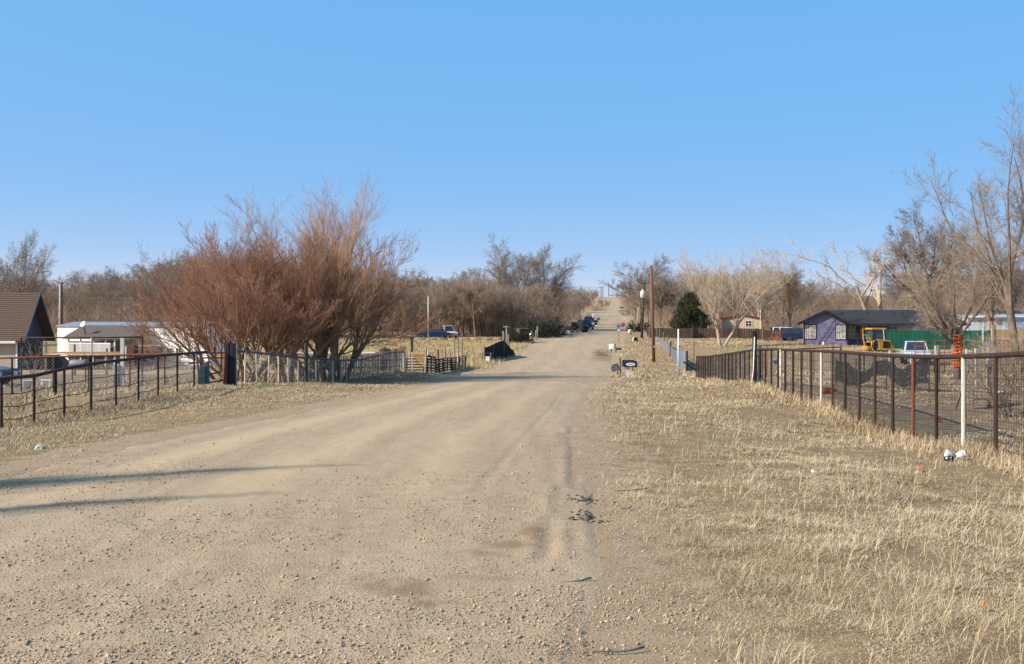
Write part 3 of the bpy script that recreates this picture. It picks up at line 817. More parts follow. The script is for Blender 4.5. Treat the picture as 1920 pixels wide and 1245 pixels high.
# -- corrugated metal fence right of road -----------------------------
tin = M('corrugated tin', (.22, .245, .28), (.15, .165, .185), 2.5, .55, .35, rnd=.15)
tin_lo = None
def tin_fence(label, pa, pb, ya0, yb0, n):
    A = G(*pa); B = G(*pb)
    t = thing('tin_fence', label, 'fence', A)
    L = (B - A).to_2d().length; ang = math.atan2(B.y - A.y, B.x - A.x)
    for i in range(n):
        a = A.lerp(B, i / n); a.z = h(a.x, a.y); b_ = A.lerp(B, (i + 1) / n); b_.z = h(b_.x, b_.y)
        za = Zp(ya0 + (yb0 - ya0) * 0, A.y) * 0
        Ha = (Zp(ya0, pa[1]) - A.z) * (1 - i / n) + (Zp(yb0, pb[1]) - B.z) * i / n
        Hb = (Zp(ya0, pa[1]) - A.z) * (1 - (i + 1) / n) + (Zp(yb0, pb[1]) - B.z) * (i + 1) / n
        l = L / n; m = 26; vs = []; fs = []
        for j in range(m + 1):
            s = l * j / m - .0; y = .03 * (1 if (j // 1) % 2 else -1); k = j / m
            zb = (b_.z - a.z) * k; zt = zb + Ha + (Hb - Ha) * k
            vs += [(s, y, zb - .02), (s, y, zt), (s, y + .006, zb - .02), (s, y + .006, zt)]
        for j in range(m):
            q = 4 * j
            fs += [(q, q + 4, q + 5, q + 1), (q + 2, q + 3, q + 7, q + 6), (q + 1, q + 5, q + 7, q + 3)]
        o = MB().add(vs, fs).build('sheet', tin, t)
        o.location = a - A + Vector((0, .004 * (i % 2), 0)); o.rotation_euler = (0, 0, ang)
    for i in range(0, n + 1, 2):
        a = A.lerp(B, i / n); a.x += .12; a.z = h(a.x, a.y)
        post(t, a, a.z + 1.7, .05, oldwood)
    bar(t, [tuple(A + Vector((.06, 0, Zp(ya0, pa[1]) - A.z - .03))), tuple(B + Vector((.06, 0, Zp(yb0, pb[1]) - B.z - .03)))], .03, oldwood, 'back_rail', 4)
    return t
tin_fence('grey corrugated tin fence running along the right roadside', (1286, 76), (1230, 142), 662, 630, 12)
tin_fence('short length of bluish corrugated tin fence by the dark pole', (1216, 142), (1206, 168), 629, 617, 4)
t = thing('corner_post', 'dark timber corner post ending the grey tin fence', 'post', G(1287.5, 75.6)); MB().tube([(0, 0, -.2), (0, 0, Zp(658, 75.6) - t.location.z)], .085, 8).build('post', dk, t, smooth=True)
t = thing('white_pole', 'thin white metal pole standing on the right verge', 'pole', G(1272, 66)); MB().tube([(0, 0, -.2), (0, 0, Zp(617, 66) - t.location.z)], .055, 8).build('pole', M('pale blue white paint', (.60, .66, .72), (.5, .55, .6), 4, .5), t, smooth=True)
# ------------------------------------------------------------------ trees
def grow(seed, roots, levels):
    """roots: list of (p, d, L, r). levels[0] is the stem. Returns arrays per level."""
    rnd = random.Random(seed); g = rnd.gauss; u = rnd.uniform
    out = [[] for _ in levels]
    GA = 2.39996
    def br(p, d, L, r, l):
        S = levels[l]; n = S.get('steps', 3); st = L / n; tip = S.get('tip', .3); jit = S.get('jit', .12); up = S.get('up', .05); rm = S.get('rmin', .004)
        pts = [(p, d, r)]
        for i in range(n):
            d = Vector((d.x + g(0, jit), d.y + g(0, jit), d.z + g(0, jit) + up)).normalized()
            q = p + d * st
            ra = max(r * (1 - (1 - tip) * i / n), rm); rb = max(r * (1 - (1 - tip) * (i + 1) / n), rm * .6)
            out[l].append((p.x, p.y, p.z, q.x, q.y, q.z, ra, rb)); p = q
            pts.append((p, d, rb))
        if l + 1 < len(levels):
            C = levels[l + 1]; N = C['n']; N = max(1, int(round(N * u(.75, 1.25))))
            az = u(0, 6.28)
            for k in range(N):
                t = C.get('s0', .25) + (1 - C.get('s0', .25)) * min(1, (k + u(0, 1)) / N)
                f = t * n; i = min(int(f), n - 1); f -= i
                a = pts[i]; b = pts[i + 1]
                pos = a[0].lerp(b[0], f); dd = b[1]; rad = a[2] + (b[2] - a[2]) * f
                ang = C['ang'] * u(.6, 1.3)
                az += GA + u(-.5, .5)
                ref = Vector((0, 0, 1)) if abs(dd.z) < .95 else Vector((1, 0, 0))
                e1 = dd.cross(ref).normalized(); e2 = dd.cross(e1)
                cd = dd * math.cos(ang) + (e1 * math.cos(az) + e2 * math.sin(az)) * math.sin(ang)
                cl = L * C['ratio'] * u(.65, 1.25) * (1 - C.get('fall', .35) * t)
                br(pos, cd, cl, min(rad * C.get('rr', .6), rad), l + 1)
    for p, d, L, r in roots:
        br(Vector(p), Vector(d).normalized(), L, r, 0)
    return [np.array(o) if o else np.zeros((0, 8)) for o in out]

def seg_mesh(name, segs, n, mat, smooth=True):
    V, Q = tubes(segs[:, :3], segs[:, 3:6], segs[:, 6], segs[:, 7], n)
    return fast_mesh(name, V, [Q], mat, smooth)

NAT = {}
def tree_meshes(seed, roots, levels, bark, twig, split=1):
    L = grow(seed, roots, levels)
    tr = np.concatenate(L[:split + 1]); cr = np.concatenate(L[split + 1:])
    NAT[seed] = float(np.quantile(cr[:, 5], .975))
    return seg_mesh('trunk', tr, 6, bark), seg_mesh('crown', cr, 3, twig, False)

def place_tree(name, label, meshes, loc, rz=0, s=1.0, group=None, sz=None):
    t = thing(name, label, 'tree', loc, rz, group)
    for nm, me in zip(('trunk', 'crown'), meshes):
        link(nm, me, t, sc=(s, s, sz or s))
    return t

bark_b = M('brown bark', (0.240, 0.166, 0.111), (0.148, 0.100, 0.068), 5, .95)
twig_b = M('brown twigs', (.355, .245, .165), (.235, .16, .108), .6, .9, rnd=.25)
twig_d = M('dark grey twigs', (.29, .228, .175), (.195, .15, .115), .6, .9, rnd=.25)
bark_g = M('grey bark', (0.204, 0.147, 0.103), (0.112, 0.081, 0.057), 7, .95, 0, .6, 25)
twig_g = M('grey brown twigs', (0.367, 0.271, 0.187), (0.255, 0.185, 0.126), .6, .9, rnd=.15)
bark_p = M('pale cottonwood bark', (0.469, 0.356, 0.244), (0.306, 0.228, 0.157), 4, .95)
twig_p = M('pale cottonwood twigs', (0.551, 0.418, 0.287), (0.388, 0.285, 0.196), 1.2, .9, rnd=.1)
bark_r = M('willow bark', (.33, .225, .14), (.19, .125, .078), 6, .95)
twig_r = M('red willow twigs', (.37, .185, .105), (.245, .118, .068), .8, .85, rnd=.12)
twig_t = M('tan willow twigs', (0.510, 0.314, 0.174), (0.367, 0.199, 0.109), .8, .85, rnd=.1)

D = math.radians
def lv(**k): return k
WOOD = [lv(steps=5, jit=.06, up=.03, tip=.35), lv(n=9, ang=D(42), ratio=.95, s0=.22, steps=5, jit=.11, up=.06, rr=.55, fall=.35),
        lv(n=9, ang=D(42), ratio=.48, s0=.2, steps=3, jit=.14, up=.05, rr=.5, rmin=.014), lv(n=9, ang=D(40), ratio=.5, s0=.15, steps=2, jit=.14, up=.04, rr=.55, rmin=.012), lv(n=7, ang=D(38), ratio=.6, s0=.1, steps=1, jit=.1, up=.03, rr=.6, rmin=.010, tip=.5)]
wood = []
for k in range(5):
    lvls = [dict(a) for a in WOOD]
    lvls[1]['ang'] = D([40, 30, 48, 36, 44][k]); lvls[1]['n'] = [9, 10, 8, 11, 9][k]
    H = [6.2, 7.0, 5.4, 6.6, 5.8][k]
    wood.append(tree_meshes(100 + k, [((0, 0, -.2), (.03 * k - .06, .02, 1), H, .2)], lvls, bark_b, (twig_b, twig_d, twig_b, twig_d, twig_g)[k], 1))
WH = [NAT[100 + k] for k in range(5)]

rnd = random.Random(77)
def wood_tree(px, ytop, Y, label, group, k=None, name='bare_tree'):
    g = G(px, Y, -.05)
    k = rnd.randrange(5) if k is None else k
    H = Zp(ytop, Y) - g.z
    s = H / WH[k]
    place_tree(name, label, wood[k], g, rnd.uniform(0, 6.28), s * rnd.uniform(.95, 1.15), group, s)

def skyline(px, tab): return float(np.interp(px, [a for a, _ in tab], [b for _, b in tab]))
TABL = [(-60, 515), (90, 525), (130, 520), (180, 508), (240, 515), (290, 490), (400, 480), (520, 500), (640, 500), (740, 515), (790, 516), (850, 512), (900, 512), (960, 505), (1040, 520), (1080, 545), (1110, 560)]
TABR = [(1170, 545), (1200, 520), (1260, 512), (1300, 510), (1340, 505), (1440, 508), (1480, 515), (1560, 535), (1640, 540), (1700, 520), (1800, 505), (1960, 500)]
for row, (Y, dy, step) in enumerate([(175, 8, 26), (205, 3, 24), (250, 0, 24)]):
    px = -70 + row * 9
    while px < 930:
        wood_tree(px, skyline(px, TABL) + dy + rnd.uniform(-8, 16), Y + rnd.uniform(-12, 12), 'bare brown tree in the woodland behind the left yards', 'trees of the left woodland')
        px += step * rnd.uniform(.75, 1.3)
for row, (Y, dy, step) in enumerate([(200, 10, 24), (240, 4, 24), (290, 0, 24)]):
    px = 1215 + row * 9
    while px < 1990:
        wood_tree(px, skyline(px, TABR) + dy + rnd.uniform(-8, 18), Y + rnd.uniform(-12, 12), 'bare brown tree in the woodland behind the right-hand houses', 'trees of the right woodland')
        px += step * rnd.uniform(.75, 1.3)
# trees along the left roadside
for i in range(40):
    px = 690 + 11.2 * i if i < 34 else 1068 + 9 * (i - 34)
    Y = float(np.interp(px, [690, 960, 1000, 1030, 1060, 1085, 1105, 1120], [148, 150, 158, 178, 222, 285, 380, 520])) + rnd.uniform(-6, 8)
    yt = float(np.interp(px, [690, 800, 850, 930, 1000, 1040, 1075, 1110], [556, 540, 530, 535, 532, 540, 548, 562])) + rnd.uniform(-10, 10)
    wood_tree(px, yt, Y, 'bushy bare tree in the row along the left roadside', 'trees along the left roadside')
for i, (px, yt, Y) in enumerate([(1192, 560, 240), (1187, 562, 290), (1184, 563, 350), (1182, 564, 430), (1180, 563, 520)]):
    wood_tree(px, yt, Y, 'small bare tree in the row along the right roadside', 'trees along the right roadside')

for i in range(46):
    Y = 225 * (660 / 225) ** ((i % 23) / 22) * rnd.uniform(.95, 1.05)
    if i < 23: X = float(rl(Y)) - rnd.uniform(5, 9) - rnd.choice([0, 0, 10]); lab, gr = 'bushy bare tree in the row along the left roadside', 'trees along the left roadside'
    else: X = float(rr(Y)) + rnd.uniform(4, 8) + rnd.choice([0, 0, 10]); lab, gr = 'small bare tree in the row along the right roadside', 'trees along the right roadside'
    k = rnd.randrange(5); s = rnd.uniform(.55, .85) * (10.5 / WH[k]) * (1 if Y < 520 else .6)
    place_tree('bare_tree', lab, wood[k], (X, Y, h(X, Y) - .05), rnd.uniform(0, 6.28), s * 1.15, gr, s)

# named individual trees
ELM = [lv(steps=4, jit=.07, up=.02, tip=.5), lv(n=12, ang=D(42), ratio=1.05, s0=.3, steps=6, jit=.11, up=.04, rr=.45, fall=.2),
       lv(n=11, ang=D(44), ratio=.42, s0=.2, steps=4, jit=.14, up=.03, rr=.5, rmin=.012), lv(n=11, ang=D(42), ratio=.5, s0=.15, steps=2, jit=.14, up=.03, rr=.55, rmin=.012), lv(n=8, ang=D(40), ratio=.55, s0=.1, steps=2, jit=.12, up=.02, rr=.6, rmin=.010, tip=.4)]
elm = tree_meshes(41, [((0, 0, -.2), (0, 0, 1), 6.0, .33)], ELM, bark_b, twig_d, 1)
def big(label, px, ytop, Y, meshes, seed, rz, wide=1.0, name='elm_tree'):
    g = G(px, Y, -.05); s = (Zp(ytop, Y) - g.z) / NAT[seed]
    return place_tree(name, label, meshes, g, rz, s * wide, None, s)
big('tall rounded bare elm rising above the left roadside trees', 957, 466, 172, elm, 41, .4, 1.1)
elm2 = tree_meshes(47, [((0, 0, -.2), (.05, 0, 1), 6.5, .31)], ELM, bark_b, twig_d, 1)
big('bare elm with a dark nest, right beside the tall rounded elm', 1022, 476, 178, elm2, 47, 2.2, .95)
big('bare elm leaning out over the far right roadside', 1200, 488, 215, elm2, 47, 4.0, 1.1)
big('slender bare elm behind the tall wooden pole', 1238, 508, 205, elm, 41, 1.0, .8)
elm3 = tree_meshes(53, [((0, 0, -.2), (.02, .05, 1), 7.5, .3)], [dict(ELM[0]), dict(ELM[1], ang=D(24), n=10, ratio=.85, s0=.25)] + ELM[2:], bark_b, twig_b, 1)
big('tall narrow dense bare tree behind the blue car', 1482, 503, 168, elm3, 53, .3, .9)
big('bare tree with spreading top behind the left cabin roof', 42, 455, 110, elm2, 47, 3.0, .62)
big('dense grey bare tree at the far left picture edge', -8, 480, 118, elm, 41, 2.0, .8)

# nest
g_n = G(1022, 178, -.05); s_n = (Zp(476, 178) - g_n.z) / NAT[47]
vv = np.empty(len(elm2[0].vertices) * 3, np.float32); elm2[0].vertices.foreach_get('co', vv); vv = vv.reshape(-1, 3) * np.array([s_n * .95, s_n * .95, s_n]); c_, q_ = math.cos(2.2), math.sin(2.2)
vv = np.column_stack([vv[:, 0] * c_ - vv[:, 1] * q_ + g_n.x, vv[:, 0] * q_ + vv[:, 1] * c_ + g_n.y, vv[:, 2] + g_n.z])
tgt = lp(1019, 487, 178); i_n = np.argmin((vv[:, 0] - tgt.x) ** 2 + .3 * (vv[:, 1] - tgt.y) ** 2 + (vv[:, 2] - tgt.z) ** 2)
t = thing('bird_nest', 'dark twig nest high in the roadside elm', 'nest', tuple(float(a) for a in vv[i_n] + np.array([0, 0, .25])))
r9 = random.Random(5); seg = []
for i in range(260):
    a = r9.uniform(0, 6.28); e = r9.uniform(-1, .4); rad = .55
    p0 = Vector((math.cos(a) * math.cos(e), math.sin(a) * math.cos(e), math.sin(e))) * rad * r9.uniform(.4, 1)
    d = Vector((r9.gauss(0, 1), r9.gauss(0, 1), r9.gauss(0, .4))).normalized() * .45
    seg.append((*(p0 - d), *(p0 + d), .02, .015))
link('twigs', seg_mesh('twigs', np.array(seg), 3, M('nest twigs', (.06, .045, .035)), False), t)

# pale cottonwoods
COT = [lv(steps=3, jit=.04, up=.02, tip=.75), lv(n=7, ang=D(28), ratio=2.1, s0=.5, steps=7, jit=.09, up=.05, rr=.52, fall=.15, tip=.2),
       lv(n=10, ang=D(36), ratio=.42, s0=.2, steps=4, jit=.14, up=.08, rr=.45, rmin=.013), lv(n=9, ang=D(40), ratio=.46, s0=.2, steps=3, jit=.15, up=.08, rr=.55, rmin=.010), lv(n=7, ang=D(40), ratio=.5, s0=.15, steps=2, jit=.14, up=.08, rr=.6, rmin=.008, tip=.5)]
g = G(1352, 112, -.05)
cot = tree_meshes(61, [((-.1, 0, -.2), (-.10, 0, 1), 3.6, .25), ((.25, 0, -.2), (.62, .05, 1), 4.2, .20)], COT, bark_p, twig_p, 1)
big('pale two-trunked cottonwood standing in the bare right paddock', 1352, 472, 112, cot, 61, 0, .95, 'cottonwood_tree')
cot2 = tree_meshes(64, [((0, 0, -.2), (.15, 0, 1), 3.4, .3)], COT, bark_p, twig_p, 1)
big('pale cottonwood behind the tan house with red roof', 1425, 485, 162, cot2, 64, 1.0, 1, 'cottonwood_tree')
big('pale cottonwood behind the dark juniper', 1330, 480, 165, cot2, 64, 3.2, .9, 'cottonwood_tree')
DEAD = [lv(steps=4, jit=.05, up=.02, tip=.7), lv(n=4, ang=D(45), ratio=1.3, s0=.6, steps=8, jit=.18, up=.02, rr=.65, fall=.1, tip=.25),
        lv(n=7, ang=D(45), ratio=.35, s0=.3, steps=5, jit=.2, up=.06, rr=.5, rmin=.025), lv(n=8, ang=D(45), ratio=.42, s0=.2, steps=3, jit=.2, up=.06, rr=.5, rmin=.016), lv(n=5, ang=D(45), ratio=.4, s0=.2, steps=2, jit=.2, up=.06, rr=.6, rmin=.012)]
dead = tree_meshes(71, [((0, 0, -.2), (.03, 0, 1), 5.4, .24), ((-.12, 0, -.2), (-.55, 0, 1), 5.6, .19)], DEAD, bark_p, twig_p, 1)
big('gnarled dead cottonwood with twisting limbs behind purple house', 1655, 452, 150, dead, 71, .2, 1.1, 'cottonwood_tree')
big('wide bare elm rising behind the black roof', 1735, 408, 135, elm, 41, 1.4, 1.1)
big('bare elm behind the green fence at the right edge', 1860, 440, 125, elm2, 47, .5, 1.0)

# near trees in the right yard
NEAR = [lv(steps=4, jit=.04, up=.02, tip=.8), lv(n=8, ang=D(42), ratio=1.9, s0=.7, steps=7, jit=.10, up=.06, rr=.5, fall=.1, tip=.2),
        lv(n=14, ang=D(42), ratio=.42, s0=.12, steps=4, jit=.13, up=.05, rr=.4, rmin=.009), lv(n=11, ang=D(45), ratio=.45, s0=.15, steps=3, jit=.14, up=.03, rr=.5, rmin=.005), lv(n=7, ang=D(45), ratio=.45, s0=.1, steps=2, jit=.14, up=.02, rr=.6, rmin=.004, tip=.4)]
g_or = G(1795, 45, -.05)
near1 = tree_meshes(83, [((0, 0, -.2), (.02, 0, 1), 2.6, .19)], NEAR, bark_g, twig_g, 1)
big('bare grey tree with orange mesh round its trunk', 1795, 448, 45, near1, 83, .9, 1.0, 'yard_tree')
near2 = tree_meshes(89, [((0, 0, -.2), (-.05, 0, 1), 3.2, .16), ((.8, .3, -.2), (.10, 0, 1), 3.4, .14), ((-.7, .3, -.2), (-.22, .05, 1), 3.0, .13), ((-.4, -.5, -.2), (-.28, .05, 1), 2.7, .10)],
                    [NEAR[0], dict(NEAR[1], ang=D(22), ratio=1.75, n=5, s0=.5, up=.05), dict(NEAR[2], ang=D(36), n=12)] + NEAR[3:], bark_g, twig_g, 1)
big('tallest bare tree filling the right picture edge', 1968, 215, 40, near2, 89, 2.1, .9, 'yard_tree')
# orange mesh round the trunk
org_m = M('orange safety mesh', (.78, .16, .025), (.60, .11, .02), 8, .6)
t = thing('safety_mesh', 'orange plastic safety mesh wrapped round the yard tree trunk', 'safety mesh', g_or)
A = []; B = []
zt, zb = Zp(627, 45) - g_or.z, Zp(685, 45) - g_or.z
r8 = random.Random(3)
def om(a, z): 
    rad = .225 + .02 * math.sin(3 * a + z * 4)
    return (rad * math.cos(a), rad * math.sin(a), z + .05 * math.sin(a + 1))
nz = 9
for i in range(nz + 1):
    z = zb + (zt - zb) * i / nz
    for k in range(24):
        A.append(om(k * math.pi / 12, z)); B.append(om((k + 1) * math.pi / 12, z))
m1 = len(A)
for k in range(14):
    for i in range(nz): 
        a = k * math.pi / 7
        A.append(om(a, zb + (zt - zb) * i / nz)); B.append(om(a + .06, zb + (zt - zb) * (i + 1) / nz))
rr_ = np.concatenate([np.full(m1, .022), np.full(len(A) - m1, .011)])
V, Q = tubes(A, B, rr_, rr_, 4)
o = link('netting', fast_mesh('netting', V, [Q], org_m), t)

# ---- willows on the left
WIL = [lv(steps=5, jit=.12, up=.05, tip=.5), lv(n=9, ang=D(30), ratio=1.0, s0=.42, steps=6, jit=.12, up=.09, rr=.55, fall=.15, tip=.25, rmin=.015),
       lv(n=12, ang=D(32), ratio=.5, s0=.25, steps=4, jit=.13, up=.10, rr=.45, rmin=.008), lv(n=9, ang=D(32), ratio=.5, s0=.12, steps=3, jit=.13, up=.10, rr=.55, rmin=.006), lv(n=6, ang=D(30), ratio=.5, s0=.1, steps=2, jit=.12, up=.07, rr=.6, rmin=.0045, tip=.4)]
def fan(n, L, r, spread, seed, bias=(0, 0)):
    rr2 = random.Random(seed); out = []
    for i in range(n):
        a = 6.28 * i / n + rr2.uniform(-.3, .3); e = spread * rr2.uniform(.55, 1.1)
        d = (math.sin(e) * math.cos(a) + bias[0], .7 * math.sin(e) * math.sin(a) + bias[1], math.cos(e))
        out.append(((.22 * math.cos(a), .22 * math.sin(a), -.2), d, L * rr2.uniform(.8, 1.15), r * rr2.uniform(.8, 1.2)))
    return out
def willow(label, px, Y, seed, n, L, r, spread, ytop, bias=(0, 0), wide=1.0, tw=twig_r, lvls=WIL, bark=bark_r):
    ms = tree_meshes(seed, fan(n, L, r, spread, seed, bias), lvls, bark, tw, 1)
    big(label, px, ytop, Y, ms, seed, 0, wide, 'willow_tree')
WIL_L = [WIL[0], dict(WIL[1], n=7, ang=D(32)), dict(WIL[2], n=8), dict(WIL[3], n=8), dict(WIL[4], n=7)]
willow('wide low red willow nearest the timber pillar', 452, 47, 201, 9, 3.1, .09, D(54), 488, wide=1.0, lvls=WIL_L)
willow('red willow left of the green post, second from the timber pillar', 540, 50, 203, 7, 3.6, .11, D(44), 452, wide=1.0, lvls=WIL_L)
UPR = [dict(WIL[0], steps=6), dict(WIL[1], n=7, ang=D(22), ratio=1.05, up=.09), dict(WIL[2], n=9, ang=D(22)), dict(WIL[3], n=8), dict(WIL[4], n=5)]
willow('tallest upright willow with thick trunks behind green post', 612, 53, 207, 6, 5.0, .17, D(25), 375, lvls=UPR, tw=twig_t)
willow('red willow leaning over the side street corner', 640, 54, 211, 7, 4.2, .14, D(38), 440, (.03, 0), wide=.78, lvls=WIL_L)
willow('red willow behind the others, reaching left over the trailer', 415, 55, 213, 6, 3.7, .10, D(46), 492, (-.06, 0), wide=1.0, lvls=[WIL[0], dict(WIL[1], n=6), dict(WIL[2], n=8), dict(WIL[3], n=7), dict(WIL[4], n=4)])

willow('slender willow filling the gap left of green post', 495, 52, 217, 6, 3.5, .10, D(44), 468, wide=1.02, lvls=WIL_L)
willow('willow behind the thick trunks, right of green post', 580, 56, 219, 6, 4.2, .12, D(40), 412, wide=1.0, lvls=WIL_L, tw=twig_t)
# sapling in front of the cabin
sap = tree_meshes(301, [((0, 0, -.1), (.05, 0, 1), 1.6, .03), ((.05, 0, -.1), (-.25, 0, 1), 1.4, .025)], [lv(steps=4, jit=.1, up=.03, tip=.4), lv(n=6, ang=D(35), ratio=.6, s0=.3, steps=3, jit=.1, up=.08, rr=.6, rmin=.007), lv(n=5, ang=D(35), ratio=.45, s0=.2, steps=2, jit=.1, up=.06, rr=.6, rmin=.005), lv(n=3, ang=D(35), ratio=.5, steps=1, rmin=.004)], bark_b, twig_b, 1)
place_tree('sapling', 'thin bare sapling in front of the dark cabin gable', sap, G(64, 38), 0, 1.15)
# thicket shrub at right edge behind the fence
SH = [lv(steps=4, jit=.10, up=.02, tip=.3), lv(n=7, ang=D(32), ratio=.5, s0=.2, steps=3, jit=.12, up=.02, rr=.6, rmin=.006), lv(n=6, ang=D(38), ratio=.45, s0=.1, steps=2, jit=.12, up=.0, rr=.6, rmin=.004), lv(n=4, ang=D(40), ratio=.45, steps=1, rmin=.003)]
shm = tree_meshes(310, fan(16, 1.5, .016, D(40), 310), SH, bark_g, twig_g, 0)
for lab, px, Y, s in [('grey bare thicket bush pressed against the near right fence', 1905, 20.5, 1.0), ('larger grey thicket bush beyond the wooden steps', 1930, 26, 1.3), ('grey thicket bush before the tan plywood gate', 1890, 40, 1.3)]:
    t = thing('thicket_bush', lab, 'bush', G(px, Y)); link('stems', shm[0], t, rot=(0, 0, px), sc=(s, s, s)); link('twigs', shm[1], t, rot=(0, 0, px), sc=(s, s, s))
# brush along the far roadside
BR = [lv(steps=3, jit=.14, up=.0, tip=.3), lv(n=7, ang=D(40), ratio=.55, s0=.2, steps=2, jit=.15, up=.02, rr=.6, rmin=.012), lv(n=7, ang=D(45), ratio=.5, s0=.1, steps=2, jit=.15, up=.0, rr=.6, rmin=.010)]
brm = tree_meshes(320, fan(14, 1.6, .03, D(58), 320), BR, bark_b, twig_b, 0)
brd = tree_meshes(321, fan(18, 1.5, .04, D(62), 321), [dict(BR[0]), dict(BR[1], n=9, rmin=.025), dict(BR[2], n=9, rmin=.025)], M('dark juniper stem', (.045, .04, .03)), M('dark green brush', (.035, .042, .022), (.02, .025, .015), 3, .9), 0)
for i, (lab, ms, px, py, s) in enumerate([
        ('dark leafy brush beside the red brown shed', brd, 968, 643, 1.2), ('dark green bush left of the camper', brd, 1020, 633, 1.9),
        ('tangled brown brush on the far left shoulder', brm, 1095, 605, 1.6), ('brown brush before the parked dark pickups', brm, 1078, 624, 1.0),
        ('brown brush hanging over the upper left shoulder', brm, 1122, 583, 2.2), ('brown brush at the top of left shoulder', brm, 1132, 574, 2.4),
        ('green weedy bush by the dark roadside pole', brd, 1196, 622, 1.3), ('dead tumbleweed heap on the right road edge', brm, 1128, 668, .55),
        ('brown brush by the upper right shoulder', brm, 1174, 592, 1.4)]):
    g = trace(px, py); t = thing('brush', lab, 'bush', g); link('stems', ms[0], t, rot=(0, 0, i), sc=(s, s, s)); link('twigs', ms[1], t, rot=(0, 0, i), sc=(s, s, s))

# understory of the woodland: uncountable brush
def understory(name, label, x0, x1, Y0, Y1, n, seed):
    rg = np.random.default_rng(seed)
    px = rg.uniform(x0, x1, n); Y = rg.uniform(Y0, Y1, n); X = Xp(px, Y); z = h(X, Y)
    P0 = np.column_stack([X, Y, z]); d = np.column_stack([rg.normal(0, .35, n), rg.normal(0, .35, n), np.ones(n)])
    L = rg.uniform(1.5, 4.8, n); P1 = P0 + d * L[:, None]
    PA = [P0]; PB = [P1]; R0 = [np.full(n, .035)]; R1 = [np.full(n, .012)]
    for k in range(7):
        f = rg.uniform(.2, .95, n); a = P0 + (P1 - P0) * f[:, None]
        dd = d + rg.normal(0, .55, (n, 3)); b = a + dd * (L * .28)[:, None]
        PA.append(a); PB.append(b); R0.append(np.full(n, .018)); R1.append(np.full(n, .008))
    V, Q = tubes(np.concatenate(PA), np.concatenate(PB), np.concatenate(R0), np.concatenate(R1), 3)
    o = link(name, fast_mesh(name, V, [Q], twig_b)); tag(o, label, 'brush', kind='stuff')
understory('undergrowth', 'tangled leafless brush filling the left woodland', -60, 930, 150, 240, 6000, 1)
understory('undergrowth', 'tangled leafless brush filling the right woodland', 1235, 1980, 165, 265, 4500, 2)
understory('undergrowth', 'tangled leafless brush lining the far left roadside', 880, 1060, 150, 210, 2000, 3)

# juniper
t = thing('juniper_tree', 'dark green conical juniper behind the brown board fence', 'tree', G(1294, 151))
jn = M('juniper foliage', (.12, .118, .048), (.022, .028, .014), 2.5, .9, attr='tint')
rg = np.random.default_rng(6); n = 5200
Hj = Zp(549, 151) - t.location.z
zz = rg.beta(1.3, 1.6, n) * Hj * .96 + .1; ang = rg.uniform(0, 6.28, n)
prof_r = np.interp(zz / Hj, [0, .1, .3, .5, .7, .85, 1], [1.7, 2.3, 2.6, 2.3, 1.6, .8, .1])
lob = 1 + .22 * np.sin(ang * 5 + zz * 2.2) + .2 * np.sin(ang * 3 - zz * 1.3)
rad = prof_r * lob * np.sqrt(rg.uniform(.2, 1, n))
P0 = np.column_stack([rad * np.cos(ang), rad * np.sin(ang), zz])
dd = np.column_stack([np.cos(ang) * .5, np.sin(ang) * .5, np.full(n, .9)]) + rg.normal(0, .3, (n, 3))
P1 = P0 + dd * rg.uniform(.2, .85, n)[:, None]
V, Q = tubes(P0, P1, rg.uniform(.05, .11, n), np.full(n, .01), 3)
link('crown', fast_mesh('crown', V, [Q], jn, False, {'tint': np.repeat(rg.uniform(0, 1, n), 6)}), t)
MB().tube([(0, 0, -.2), (0, 0, Hj * .7)], .16, 8, r1=.05).build('trunk', bark_b, t)

# bare tree out of frame on the left whose shadow crosses the road
SHT = [lv(steps=5, jit=.03, up=.0, tip=.6), lv(n=3, ang=D(16), ratio=.8, s0=.5, steps=5, jit=.05, up=.03, rr=.6, fall=.2, tip=.15), lv(n=3, ang=D(25), ratio=.35, s0=.3, steps=3, jit=.1, rr=.4, rmin=.01)]
